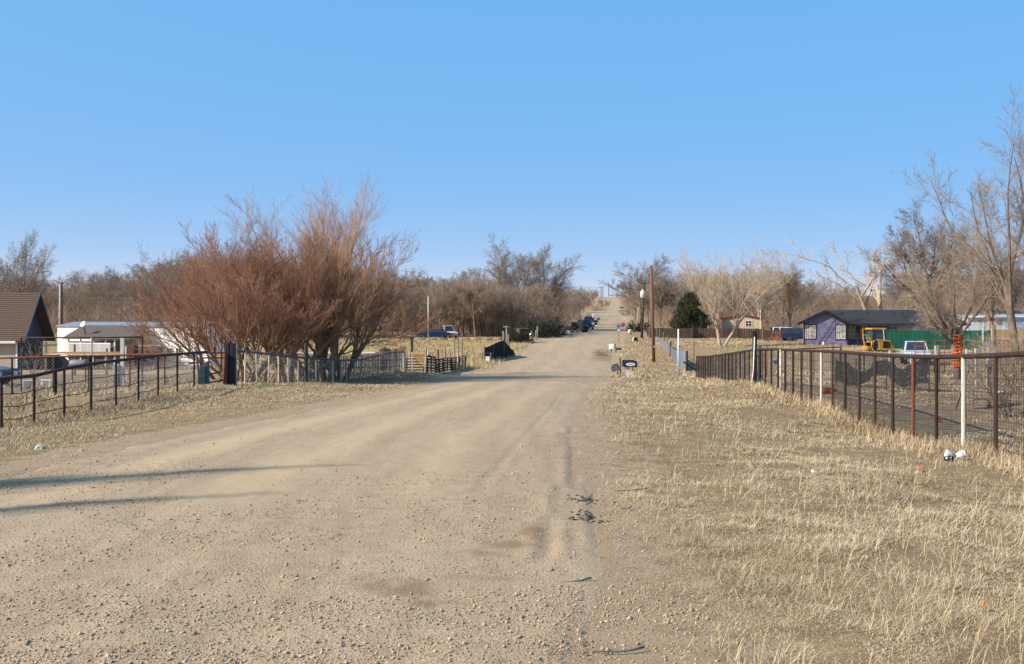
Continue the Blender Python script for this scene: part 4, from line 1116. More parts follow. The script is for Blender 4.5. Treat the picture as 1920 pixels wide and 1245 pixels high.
# ------------------------------------------------------------------ buildings
def boards_wall(mb, x0, x1, z0, z1, y, step=.2, clip=None):
    """lap siding facing -y; clip(z) -> (xa, xb)"""
    z = z0
    while z < z1 - .01:
        zt = min(z + step, z1); a, b = (x0, x1) if clip is None else clip((z + zt) / 2)
        if b - a > .05:
            mb.add([(a, y - .022, z), (b, y - .022, z), (b, y - .004, zt), (a, y - .004, zt), (a, y + .05, z), (b, y + .05, z), (b, y + .05, zt), (a, y + .05, zt)],
                   [(0, 1, 2, 3), (4, 7, 6, 5), (0, 4, 5, 1), (3, 2, 6, 7), (0, 3, 7, 4), (1, 5, 6, 2)])
        z = zt
def window(parent, x0, x1, z0, z1, y, nx, nz, fm, trim=None, gm=None, name='window'):
    w = MB()
    b = .055
    w.bx(x0, x1, y - .05, y, z0, z0 + b); w.bx(x0, x1, y - .05, y, z1 - b, z1)
    w.bx(x0, x0 + b, y - .048, y, z0 + b, z1 - b); w.bx(x1 - b, x1, y - .048, y, z0 + b, z1 - b)
    for i in range(1, nx):
        x = x0 + (x1 - x0) * i / nx; w.bx(x - .02, x + .02, y - .045, y - .012, z0 + b, z1 - b)
    for i in range(1, nz):
        z = z0 + (z1 - z0) * i / nz; w.bx(x0 + b, x1 - b, y - .044, y - .013, z - .02, z + .02)
    o = w.build(name, fm, parent)
    MB().bx(x0 + .03, x1 - .03, y - .022, y - .002, z0 + .03, z1 - .03).build('pane', gm or glass_m, o)
    if trim:
        t = MB(); k = .11
        t.bx(x0 - k, x1 + k, y - .04, y, z1, z1 + k); t.bx(x0 - k, x1 + k, y - .04, y, z0 - k, z0); t.bx(x0 - k, x0, y - .038, y, z0, z1); t.bx(x1, x1 + k, y - .038, y, z0, z1)
        t.build('trim', trim, o)
    return o
def slab(mb, a, b, c, d, th):
    """roof plane a,b,c,d with thickness downwards"""
    vs = [Vector(v) for v in (a, b, c, d)]; lo = [v - Vector((0, 0, th)) for v in vs]
    mb.add(vs + lo, [(0, 1, 2, 3), (7, 6, 5, 4), (0, 4, 5, 1), (1, 5, 6, 2), (2, 6, 7, 3), (3, 7, 4, 0)])
def shingle_rows(mb, a, b, c, d, n, lift=.012):
    """courses of shingles laid on the plane a,b (eave) to d,c (ridge)"""
    a, b, c, d = map(Vector, (a, b, c, d))
    nrm = (b - a).cross(d - a).normalized()
    if nrm.z < 0: nrm = -nrm
    for i in range(n):
        f0, f1 = i / n, (i + 1) / n
        p = [a.lerp(d, f0) + nrm * (lift + .02), b.lerp(c, f0) + nrm * (lift + .02), b.lerp(c, f1) + nrm * .006, a.lerp(d, f1) + nrm * .006]
        q = [a.lerp(d, f0) + nrm * .003, b.lerp(c, f0) + nrm * .003]
        mb.add(p + q, [(0, 1, 2, 3), (4, 5, 1, 0)])

# purple house
purple = M('purple siding', (.185, .155, .245), (.165, .138, .222), .8, .7)
blk_trim = M('black trim', (.018, .018, .022), (.012, .012, .014), 5, .6)
blk_roof = M('charcoal shingles', (.045, .046, .05), (.030, .031, .034), 14, .95, 0, .4, 60)
curtain = M('curtained glass', (.42, .34, .19), (.14, .12, .09), 1.6, .25, 0, spec=.5)
Yh = 115.0
o = G(1508, Yh); o.z = Zp(646.5, Yh)
H_ = thing('purple_house', 'purple house with black shingle roof and white windows', 'house', o, math.radians(-16))
def hx(px, dY=0): return Xp(px, Yh + dY) - o.x
def hz(py, dY=0): return Zp(py, Yh + dY) - o.z
wx1 = hx(1583); xm = hx(1546); eav = hz(603.5); rid = hz(583)
mb = MB()
def gclip(z):
    if z < eav: return (0, wx1)
    f = (z - eav) / (rid - eav); return (xm * f * 1.0, wx1 + (xm - wx1) * f)
boards_wall(mb, 0, wx1, 0, rid - .1, 0, .19, gclip)
mb.build('gable_siding', purple, H_)['kind'] = 'stuff'
MB().bx(.0, wx1, .06, 8, 0, eav - .06).bx(wx1 + .1, 17.2, 1.7, 8.5, 0, eav - .06).build('wall', purple, H_)
mb = MB(); boards_wall(mb, wx1 + .1, 9.6, 0, eav - .05, 1.6, .19); mb.build('front_siding', purple, H_)['kind'] = 'stuff'
rf = MB(); ov = .75
r0 = (xm, -.55, rid + .12); r1 = (xm, 6, rid + .12)
el, er = -ov, wx1 + .5; ez = eav - .16
slab(rf, (el, -.55, ez), r0, r1, (el, 6, ez), .1); slab(rf, r0, (er, -.55, ez), (er, 6, ez), r1, .1)
slab(rf, (er + .02, .15, ez - .02), (11.0, .15, ez - .02), (12.4, 5.2, rid + .16), (xm + .1, 5.2, rid + .16), .12)
slab(rf, (11.02, .15, ez - .02), (18.6, 1.8, ez - .16), (15.4, 5.2, rid + .02), (12.42, 5.2, rid + .16), .12)
slab(rf, (18.6, 1.8, ez - .16), (19.6, 9, ez - .16), (15.42, 5.3, rid + .02), (15.4, 5.2, rid + .02), .1)
slab(rf, (el, 9.5, ez), (19.6, 9.5, ez), (15.4, 5.22, rid + .1), (xm, 5.22, rid + .1), .1)
R_ = rf.build('roof', blk_roof, H_)
sh = MB()
shingle_rows(sh, (er + .02, .15, ez - .02), (11.0, .15, ez - .02), (12.4, 5.2, rid + .16), (xm + .1, 5.2, rid + .16), 22); shingle_rows(sh, (el, -.55, ez), (el, 6, ez), r1, r0, 16)
shingle_rows(sh, (11.02, .15, ez - .02), (18.6, 1.8, ez - .16), (15.4, 5.2, rid + .02), (12.42, 5.2, rid + .16), 22)
sh.build('shingles', blk_roof, R_)['kind'] = 'stuff'
for x, y, s in [(4.3, 3.6, .3), (7.2, 3.9, .35), (10.2, 3.6, .35), (11.1, 3.7, .45), (11.2, 2.4, .3), (12.6, 4.2, .3), (6.0, 4.6, .25)]:
    z = ez + (rid + .16 - ez) * (y - .15) / 5.05
    MB().bx(x - s / 2, x + s / 2, y - s / 2, y + s / 2, z - .1, z + .22).build('roof_vent', blk_roof, R_, bevel=.03)
fa = MB()
for a, b_ in (((el, ez), (xm, rid + .12)), ((xm, rid + .12), (er, ez))):
    v = [(a[0], -.58, a[1] - .02), (b_[0], -.58, b_[1] - .02), (b_[0], -.58, b_[1] - .30), (a[0], -.58, a[1] - .28)]
    fa.add(v + [(p[0], -.52, p[2]) for p in v], [(0, 1, 2, 3), (7, 6, 5, 4), (0, 4, 5, 1), (1, 5, 6, 2), (2, 6, 7, 3), (3, 7, 4, 0)])
fa.bx(er + .04, 11.0, .10, .16, ez - .30, ez - .03)
fa.build('fascia', blk_trim, H_)
for x in (hx(1584.5), hx(1602.5)): MB().bx(x - .13, x + .13, .0 if x < wx1 + .3 else .5, .25 if x < wx1 + .3 else .75, 0, eav - .06).build('porch_post', blk_trim, H_)
MB().bx(-.06, .06, -.06, .1, 0, eav - .05).build('corner_board', blk_trim, H_)
wz0, wz1 = hz(634.5), hz(609.5)
xa, xb = hx(1509.5), hx(1528); mm = (xa + xb) / 2
window(H_, xa, mm - .03, wz0, wz1, -.03, 2, 3, wht, blk_trim, curtain); window(H_, mm + .03, xb, wz0, wz1, -.03, 2, 3, wht, blk_trim, curtain)
xa, xb = hx(1565), hx(1584) - .2; mm = (xa + xb) / 2
window(H_, xa, mm - .03, wz0 - .05, wz1 - .06, -.03, 2, 3, wht, blk_trim, curtain); window(H_, mm + .03, xb, wz0 - .05, wz1 - .06, -.03, 2, 3, wht, blk_trim, curtain)
xa, xb = wx1 + .35, wx1 + 1.3
window(H_, xa, xb, wz0 - .05, wz1 - .06, 1.57, 2, 3, wht, blk_trim, curtain); window(H_, 6.45, 7.1, wz0 - .05, wz1 - .06, 1.57, 2, 3, wht, blk_trim)
window(H_, 9.7, 10.5, hz(618), hz(606), 1.55, 2, 2, wht, None)
pale = M('pale lilac siding', (.52, .47, .52), (.46, .42, .46), 1, .7)
MB().bx(10.6, 14.5, 1.55, 1.68, 1.4, eav - .2).build('side_wall', pale, H_)
MB().lathe([(.45, -.02), (.45, .02)], 14, (12.6, 1.53, 1.9), 'y').build('wall_dish', wht, H_)
# propane regulator in front
t = thing('gas_bottle', 'small white and pink gas bottle by the purple wall', 'bottle', G(1544, 113)); MB().lathe([(.02, 0), (.16, .03), (.16, .3), (.08, .38), (.05, .45), (.01, .46)], 12).build('tank', wht, t, smooth=True)
MB().bx(.18, .5, -.06, .06, .18, .42).build('regulator', M('pink plastic', (.5, .16, .17)), t)

# green sheet fence
grn = M('green metal sheet', (.012, .115, .065), (.008, .09, .05), 2, .5, .1, rnd=.12)
t = thing('sheet_fence', 'dark green corrugated sheet fence before the black roofed house', 'fence', G(1760, 108))
n = 14; Y = 108.0
for i in range(n):
    pa, pb = 1661 + i * (1862 - 1661) / n, 1661 + (i + 1) * (1862 - 1661) / n
    a = G(pa, Y); b_ = G(pb, Y); L = b_.x - a.x; top = Zp(619.5, Y); vs = []; fs = []; m = 12
    for j in range(m + 1):
        y = .02 if j % 2 else -.02; x = L * j / m; vs += [(x, y, -.1), (x, y, top - a.z), (x, y + .005, -.1), (x, y + .005, top - a.z)]
    for j in range(m): q = 4 * j; fs += [(q, q + 4, q + 5, q + 1), (q + 2, q + 3, q + 7, q + 6), (q + 1, q + 5, q + 7, q + 3)]
    ob = MB().add(vs, fs).build('sheet', grn, t); ob.location = a - t.location
for i in range(0, n + 1, 2):
    q = G(1661 + i * (1862 - 1661) / n, Y + .1); post(t, q, Zp(621, Y), .05, blk_trim)

# plywood gate and white shed at the right edge
ply = M('plywood', (.46, .265, .13), (.36, .20, .095), 2, .85, 0, rnd=.12)
t = thing('plywood_gate', 'tan plywood gate panels right of the green fence', 'gate', G(1890, 100)); Y = 100
for a, b_, y0, y1 in [(1866, 1880, 618, 634), (1880.5, 1900, 618, 634), (1900.5, 1935, 617, 634), (1866, 1900, 635, 650), (1900.5, 1935, 635, 652)]:
    MB().bx(Xp(a, Y), Xp(b_, Y) - .03, Y - .02, Y + .02, Zp(y1, Y), Zp(y0, Y)).build('panel', ply, t, org=t.location)
MB().bx(Xp(1859, Y), Xp(1863.5, Y), Y - .1, Y + .12, Zp(655, Y), Zp(609, Y)).build('post', tanwood, t, org=t.location)
MB().bx(Xp(1864, Y), Xp(1866, Y), Y - .06, Y + .06, Zp(655, Y), Zp(609, Y)).build('post', oldwood, t, org=t.location)
t = thing('white_shed', 'long white metal shed with tan lumber behind plywood gate', 'shed', G(1890, 132)); Y = 132
o2 = t.location
MB().bx(Xp(1815, Y), Xp(1990, Y), Y, Y + 5, Zp(640, Y), Zp(594, Y)).build('wall', M('bluish white metal', (.60, .63, .66), (.45, .48, .52), 1.2, .6), t, org=o2)
rf = MB(); slab(rf, (Xp(1812, Y), Y - .3, Zp(594, Y)), (Xp(1992, Y), Y - .3, Zp(594, Y)), (Xp(1992, Y), Y + 5.2, Zp(588, Y)), (Xp(1812, Y), Y + 5.2, Zp(588, Y)), .12); rf.build('roof', wht, t, org=o2)
for k in range(18):
    x = Xp(1815 + k * 9.7, Y); MB().bx(x - .03, x + .03, Y - .03, Y - .002, Zp(640, Y), Zp(594.5, Y)).build('rib', wht, t, org=o2)
MB().bx(Xp(1868, Y), Xp(1878, Y), Y - .05, Y - .001, Zp(609, Y), Zp(601, Y)).build('patch', tanwood, t, org=o2)
t = thing('lumber_stack', 'orange plywood stack above the white shed roof', 'lumber', (Xp(1880, 142), 142, h(Xp(1880, 142), 142))); Y = 142; o2 = t.location
for k in range(6): MB().bx(Xp(1852 + k * 11, Y), Xp(1862.5 + k * 11, Y), Y - .1, Y + .1, o2.z, Zp(581 + (k % 3), Y)).build('sheet', ply, t, org=o2)

# tan house with red roof
tanw = M('tan stucco', (.50, .39, .24), (.44, .34, .21), 1, .9)
redr = M('red metal roof', (.36, .045, .035), (.28, .035, .028), 2, .55)
Y = 152; o = G(1390, Y); o.z -= .1
t = thing('tan_house', 'tan house with red roof edge behind the brown board fence', 'house', o, math.radians(-14))
xa, xb, xm_ = Xp(1354, Y) - o.x, Xp(1428, Y) - o.x, Xp(1389, Y) - o.x
ze, zr = Zp(596.5, Y) - o.z, Zp(589, Y) - o.z
MB().prism([(xa, 0), (xb, 0), (xb, ze), (xm_, zr), (xa, ze)], 0, 7).build('wall', tanw, t)
rf = MB(); slab(rf, (xa - .3, -.4, ze + .02), (xm_, -.4, zr + .14), (xm_, 7.4, zr + .14), (xa - .3, 7.4, ze + .02), .14); slab(rf, (xm_, -.4, zr + .14), (xb + .3, -.4, ze + .02), (xb + .3, 7.4, ze + .02), (xm_, 7.4, zr + .14), .14)
rf.build('roof', redr, t); MB().bx(xb - .12, xb + .05, -.05, .1, 0, ze).build('corner_board', redr, t)
for k in range(1, 9): MB().bx(xa + (xb - xa) * k / 9 - .03, xa + (xb - xa) * k / 9 + .03, -.025, -.002, 0, ze - .1).build('batten', tanw, t)
window(t, Xp(1397, Y) - o.x, Xp(1409, Y) - o.x, Zp(612, Y) - o.z, Zp(601, Y) - o.z, -.03, 2, 2, wht)
MB().bx(Xp(1380, Y) - o.x, Xp(1385, Y) - o.x, -.05, -.003, 0, Zp(600, Y) - o.z).build('door', M('dark door', (.05, .045, .045)), t)
p = G(1426, 149); t = thing('vent_pipe', 'pale flue pipe standing at the tan house corner', 'pipe', p); MB().tube([(0, 0, 0), (0, 0, Zp(585, 149) - p.z)], .09, 8).tube([(0, 0, Zp(585, 149) - p.z), (0, 0, Zp(581, 149) - p.z)], .16, 8).build('flue', wht_pipe, t)

# left cabin with steep brown roof
brn_roof = M('brown shingles', (.135, .085, .06), (.085, .054, .04), 7, .95, 0, .5, 40, stretch=(1, 1, 3))
slate = M('dark slate', (.075, .078, .092), (.055, .057, .068), 1, .8)
tansd = M('tan panel siding', (.46, .385, .29), (.40, .33, .25), 1, .9)
A = Vector((Xp(33, 71), 71, 0)); A.z = h(A.x, A.y)
rz = math.radians(-2)          # local +y runs along the gable
t = thing('cabin', 'small tan cabin with steep brown roof and dark gable', 'cabin', A, rz)
wh = Zp(631, 71) - A.z; dp = 3.5; rh = Zp(551, 72.5) - A.z + .1; Lc = 9.0
MB().bx(-Lc, 0, 0, dp, -.3, wh).build('wall', tansd, t)
MB().prism([(0.01, -.3), (dp - .01, -.3), (dp - .01, wh), (dp / 2, rh - .15), (.01, wh)], .003, .05, 'x').build('gable_wall', slate, t)  # shade of the sun-averted gable end is put into its dark colour
rf = MB(); e = .45
slope = (rh - wh) / (dp / 2)
slab(rf, (-Lc - .3, -e, wh - e * slope * .35), (.75, -e, wh - e * slope * .35), (.75, dp / 2, rh), (-Lc - .3, dp / 2, rh), .12)
slab(rf, (.75, dp + e, wh - e * slope * .35), (-Lc - .3, dp + e, wh - e * slope * .35), (-Lc - .3, dp / 2, rh), (.75, dp / 2, rh), .12)
R_ = rf.build('roof', brn_roof, t)
sh = MB(); shingle_rows(sh, (-Lc - .3, -e, wh - e * slope * .35), (.75, -e, wh - e * slope * .35), (.75, dp / 2, rh), (-Lc - .3, dp / 2, rh), 24); sh.build('shingles', brn_roof, R_)['kind'] = 'stuff'
fa = MB()
navy = M('navy trim', (.06, .07, .11), (.045, .052, .085), 3, .6)
for a, b_ in (((-e, wh - e * slope * .35), (dp / 2, rh)), ((dp / 2, rh), (dp + e, wh - e * slope * .35))):
    v = [(.76, a[0], a[1] + .03), (.76, b_[0], b_[1] + .03), (.76, b_[0], b_[1] - .22), (.76, a[0], a[1] - .22)]
    fa.add(v + [(p[0] + .05, p[1], p[2]) for p in v], [(0, 1, 2, 3), (7, 6, 5, 4), (0, 4, 5, 1), (1, 5, 6, 2), (2, 6, 7, 3), (3, 7, 4, 0)])
fa.build('bargeboard', navy, t)
MB().bx(-Lc, .1, -e - .05, -e - .01, wh - e * slope * .35 - .2, wh - e * slope * .35 - .02).build('gutter', wht, t)
MB().bx(-.12, .0, -.04, -.002, 0, wh).build('corner_board', wht, t)
MB().bx(.06, .1, 1.9, 2.6, -.1, 1.9).build('door', M('rust brown door', (.13, .06, .04)), t)
MB().bx(.06, .22, dp / 2 - .14, dp / 2 + .14, rh - 1.3, rh - 1.0).build('gable_lamp', wht_pipe, t)

# white mobile home with porch
trw = M('cream trailer siding', (.84, .80, .74), (.77, .73, .67), 1, .7)
Y = 85.0; o = G(240, Y)
t = thing('mobile_home', 'long cream mobile home with grey roof behind the left yard', 'mobile home', o, math.radians(-20))
xa, xb = Xp(70, Y) - o.x, Xp(420, Y) - o.x; zt = Zp(611, Y) - o.z
MB().bx(xa, xb, 0, 4.2, .0, zt).build('wall', trw, t)
rf = MB(); slab(rf, (xa - .1, -.12, zt + .02), (xb + .1, -.12, zt + .02), (xb + .1, 2.1, zt + .35), (xa - .1, 2.1, zt + .35), .1); slab(rf, (xb + .1, 4.3, zt + .02), (xa - .1, 4.3, zt + .02), (xa - .1, 2.1, zt + .35), (xb + .1, 2.1, zt + .35), .1)
rf.build('roof', M('grey metal roof', (.27, .28, .30), (.20, .21, .23), 2, .6, .2), t)
k = xa + .2
while k < xb: MB().bx(k - .015, k + .015, -.02, -.001, .05, zt - .05).build('rib', trw, t); k += .42
for px in (330, 350): window(t, Xp(px, Y) - o.x, Xp(px + 13, Y) - o.x, .9, 1.7, -.03, 2, 2, wht)
# porch
pr = MB(); yf = -2.6
zl = Zp(634, Y + yf) - o.z; xL0, xR0 = Xp(112, Y + yf) - o.x, Xp(259, Y + yf) - o.x
xL1, xR1 = Xp(136, Y) - o.x, Xp(277, Y) - o.x; zh = Zp(610, Y) - o.z
slab(pr, (xL0, yf, zl), (xR0 + .6, yf, zl), (xR1 + .2, -.1, zh), (xL1, -.1, zh), .1)
shg = M('grey brown shingles', (.145, .118, .098), (.10, .082, .07), 8, .95, 0, .4, 50)
P_ = pr.build('porch_roof', shg, t)
sh = MB(); shingle_rows(sh, (xL0, yf, zl), (xR0 + .6, yf, zl), (xR1 + .2, -.1, zh), (xL1, -.1, zh), 13); sh.build('shingles', shg, P_)['kind'] = 'stuff'
slab_end = MB().add([(xR1 + .22, -.1, zh), (xR0 + .62, yf, zl), (xR1 + 1.9, yf - .2, zl - .1), (xR1 + .25, 0, zh), (xR0 + .65, yf + .1, zl), (xR1 + 1.95, yf - .1, zl - .1)], [(0, 1, 2), (3, 5, 4), (0, 3, 4, 1), (1, 4, 5, 2), (2, 5, 3, 0)])
slab_end.build('porch_gable', M('dark porch gable', (.09, .055, .042)), t)
for px in (120, 150, 180, 210, 231): x = Xp(px, Y + yf) - o.x; MB().bx(x - .05, x + .05, yf + .25, yf + .35, 0, zl - .06).build('porch_post', wht, t)
x0, x1 = Xp(117, Y + yf) - o.x, Xp(229, Y + yf) - o.x
z0, z1 = Zp(662, Y + yf) - o.z, Zp(643, Y + yf) - o.z
MB().bx(x0, x1, yf - .12, yf - .07, z1 - .09, z1).build('hand_rail', wht, t); MB().bx(x0, x1, yf - .12, yf - .07, z0, z0 + .08).build('bottom_rail', wht, t)
n = 42
for i in range(n): x = x0 + (x1 - x0) * (i + .5) / n; link('baluster', ubox(wht), t, (x, yf - .095, z0 + .081), (0, 0, 0), (.055, .035, z1 - z0 - .172))
MB().bx(x0, x1, yf - .06, -.03, z0 - .15, z0 - .02).build('porch_floor', oldwood, t)
MB().bx(x0 + .1, x1 - .1, yf + .35, yf + .45, 0, z1 + .1).build('porch_shade_panel', M('painted porch shade', (.07, .065, .06)), t)  # added dark sheet standing in for the porch shade between the balusters
# dish
t2 = thing('satellite_dish', 'white satellite dish on the porch roof', 'satellite dish', tuple(Vector(o) + Matrix.Rotation(math.radians(-20), 3, 'Z') @ Vector((Xp(161, Y - 2) - o.x, -2, zl + .30))))
MB().tube([(0, 0, 0), (-.05, -.1, .45), (-.12, -.2, .8)], .04, 6).build('mast', blk_trim, t2)
di = MB().lathe([(.02, .10), (.25, .07), (.42, .02), (.5, -.05), (.48, -.06), (.40, -.0), (.02, .06)], 20).build('dish', wht, t2, smooth=True)
di.scale = (.62, .62, .62); di.location = (-.13, -.24, .9); di.rotation_euler = (math.radians(68), 0, math.radians(-25))
# brown shed box and dark fridge
t = thing('storage_locker', 'tall brown storage locker beside the mobile home porch', 'locker', G(246, 78)); Y = 78
MB().bx(-.42, .42, -.4, .4, 0, 1.95).build('body', M('brown locker', (.14, .055, .04), (.10, .04, .03), 2, .6), t, bevel=.02)
MB().bx(-.36, -.22, -.42, -.4, .9, 1.85).build('side_panel', wht, t); MB().bx(-.15, .38, -.43, -.402, .1, 1.85).build('door', M('brown door', (.17, .07, .05)), t)
t = thing('chest_freezer', 'dark grey metal chest with white label beside brown locker', 'chest', G(280, 79))
MB().bx(-1.0, 1.0, -.45, .45, .85, 1.85).build('body', slate, t, bevel=.02); MB().bx(-1.02, 1.02, -.48, .48, 1.86, 1.94).build('lid', wht_pipe, t)
MB().bx(-.98, .98, -.42, .42, 0, .84).build('stand', slate, t); MB().bx(-.85, -.6, -.465, -.452, 1.2, 1.7).build('label', wht, t); MB().lathe([(.16, -.48), (.16, -.455)], 12, (-.25, 0, 1.5), 'y').build('emblem', wht, t)
# tall cream post with meter
t = thing('meter_post', 'cream square meter post with grey electric boxes', 'post', G(230, 44)); MB().bx(-.08, .08, -.08, .08, -.2, 2.25).build('post', M('cream paint', (.66, .60, .47)), t)
MB().bx(-.36, -.11, -.16, .1, .55, 1.0).build('meter_box', M('grey box', (.36, .40, .43)), t, bevel=.02); MB().bx(-.36, -.11, -.14, .08, 0, .5).build('panel_box', slate, t, bevel=.02); MB().lathe([(.09, -.2), (.1, -.162)], 12, (-.23, 0, .82), 'y').build('dial', chrome, t)
# orange deck rail and small items in the yard
t = thing('yard_rail', 'low orange board rail with stakes before the porch', 'fence', G(150, 62)); Y = 62
MB().bx(Xp(80, Y), Xp(228, Y), Y - .03, Y + .03, Zp(662.3, Y), Zp(659.5, Y)).build('board', orange_b, t, org=t.location); MB().bx(Xp(80, Y), Xp(228, Y), Y - .02, Y + .02, Zp(665.5, Y), Zp(663, Y)).build('rail', wht_pipe, t, org=t.location)
for px, y0 in ((86, 641), (140, 646), (200, 653)): q = G(px, Y + .1); link('post', ubox(oldwood), t, (q.x - t.location.x, q.y - t.location.y, q.z - t.location.z), (0, 0, 0), (.11, .11, Zp(y0, Y) - q.z))
t = thing('tarped_pile', 'dark tarpaulin covered pile left of the porch', 'pile', G(95, 74)); Y = 74
rg = np.random.default_rng(4); vs = []; fs = []; nn = 14
for i in range(nn):
    for j in range(8):
        x = (i / (nn - 1) - .5) * 3.0; y = (j / 7 - .5) * 2
        z = 1.15 * (1 - abs(x / 1.5) ** 3) * (1 - abs(y) ** 4) * (1.1 - .25 * (x + 1.5) / 3) + .08 * rg.normal() * (abs(x) < 1.3)
        vs.append((x, y, max(z, 0)))
for i in range(nn - 1):
    for j in range(7): q = i * 8 + j; fs.append((q, q + 8, q + 9, q + 1))
MB().add(vs, fs).build('tarpaulin', M('dark tarp', (.035, .033, .033), None, 3, .9), t, smooth=True)
t = thing('barbecue_grill', 'silver lidded barbecue grill in the left yard', 'grill', G(148, 50)); MB().lathe([(.02, -.45), (.2, -.44), (.24, -.35), (.24, .35), (.2, .44), (.02, .45)], 14, (0, 0, .95), 'x').build('lid', M('dull grill steel', (.22, .22, .22), (.15, .15, .15), 5, .6, .3), t, smooth=True)
for x in (-.35, .35): MB().tube([(x, 0, 0), (x, 0, .9)], .03, 6).build('leg', black_m, t)
t = thing('sawhorse', 'small white sawhorse on the left yard ground', 'sawhorse', G(87, 43.5))
MB().bx(-.25, .25, -.03, .03, .34, .40).build('beam', wht, t)
for x in (-.15, .15):
    for y in (-.14, .14): MB().tube([(x, 0, .36), (x * 1.4, y, 0)], .02, 6).build('leg', wht, t)
t = thing('wash_tub', 'white plastic tub beside the parked dark car', 'tub', G(50, 43.2)); MB().lathe([(.17, 0), (.22, .33), (.24, .35), (.22, .35), (.15, .03)], 14).build('tub', wht, t, smooth=True)

# small far house with white roof edge, behind willow
t = thing('far_house', 'small red walled house with pale roof among the far trees', 'house', G(786, 158)); o = t.location; Y = 158
xa, xb = -2.6, 1.9; ze = Zp(596, Y) - o.z; zr = Zp(586, Y) - o.z
MB().bx(xa, xb, 0, 5, 0, ze).build('wall', M('dull red wall', (.16, .05, .045)), t)
rf = MB(); slab(rf, (xa - .3, -.4, ze + .9), (xb + .4, -.4, ze), (xb + .4, 5.4, ze), (xa - .3, 5.4, ze + .9), .18); rf.build('roof', wht, t); window(t, -1.2, -.2, 1.2, 2.1, -.03, 2, 2, wht)

# brown shed by road
t = thing('garden_shed', 'narrow red brown board shed at the left roadside', 'shed', trace(983, 642), .35); 
for i in range(9):
    link('board', ubox(M('red brown board', (.16, .055, .035), (.09, .03, .02), 4, .8, rnd=.3) if i == 0 else bpy.data.materials['red brown board']), t, (-.6 + i * .15, 0, 0), (0, 0, 0), (.145, .03, 1.75 + (i % 3) * .03))
for i in range(7): link('board', ubox(bpy.data.materials['red brown board']), t, (.63, .1 + i * .15, 0), (0, 0, math.pi / 2), (.145, .03, 1.75))
slab_ = MB(); slab(slab_, (-.75, -.1, 1.82), (.75, -.1, 1.82), (.75, 1.3, 1.9), (-.75, 1.3, 1.9), .06); slab_.build('roof', brn_roof, t); MB().bx(-.68, .6, .03, 1.1, 0, 1.74).build('frame', brn_roof, t)
# camper trailer
t = thing('camper_trailer', 'white and cream camper trailer parked on the left roadside', 'trailer', trace(1043, 627)); s_ = t.location.y / 1800
w, hh = 27 * s_, 15 * s_ 
MB().prism([(-w / 2, .5), (w / 2 - .2, .5), (w / 2, .9), (w / 2, hh + .1), (w / 2 - .25, hh + .35), (-w / 2 + .2, hh + .35), (-w / 2, hh + .1)], 0, 2.2).build('body', M('camper cream', (.62, .60, .48), (.55, .53, .42), 1, .5), t)
MB().bx(-w / 2 + .02, w / 2 - .02, -.015, -.002, hh - .45, hh + .05).build('stripe', wht, t)
for x in (-.7, .8): MB().bx(x - .4, x + .4, -.02, -.003, 1.1, 1.5).build('window', glass_m, t)
for x in (-.4, .4): MB().lathe([(.1, .0), (.33, .01), (.33, .2), (.1, .21)], 14, (x, .02, .33), 'y').build('wheel', black_m, t)
t = thing('planter_box', 'cream low trailer box on the left road edge', 'box', trace(1060, 629)); MB().bx(-.75, .75, -.3, .3, 0, .75).build('body', M('cream box', (.66, .58, .44)), t, bevel=.03); MB().bx(-.78, .78, -.33, .33, .76, .82).build('lid', M('cream box lid', (.70, .62, .50)), t)

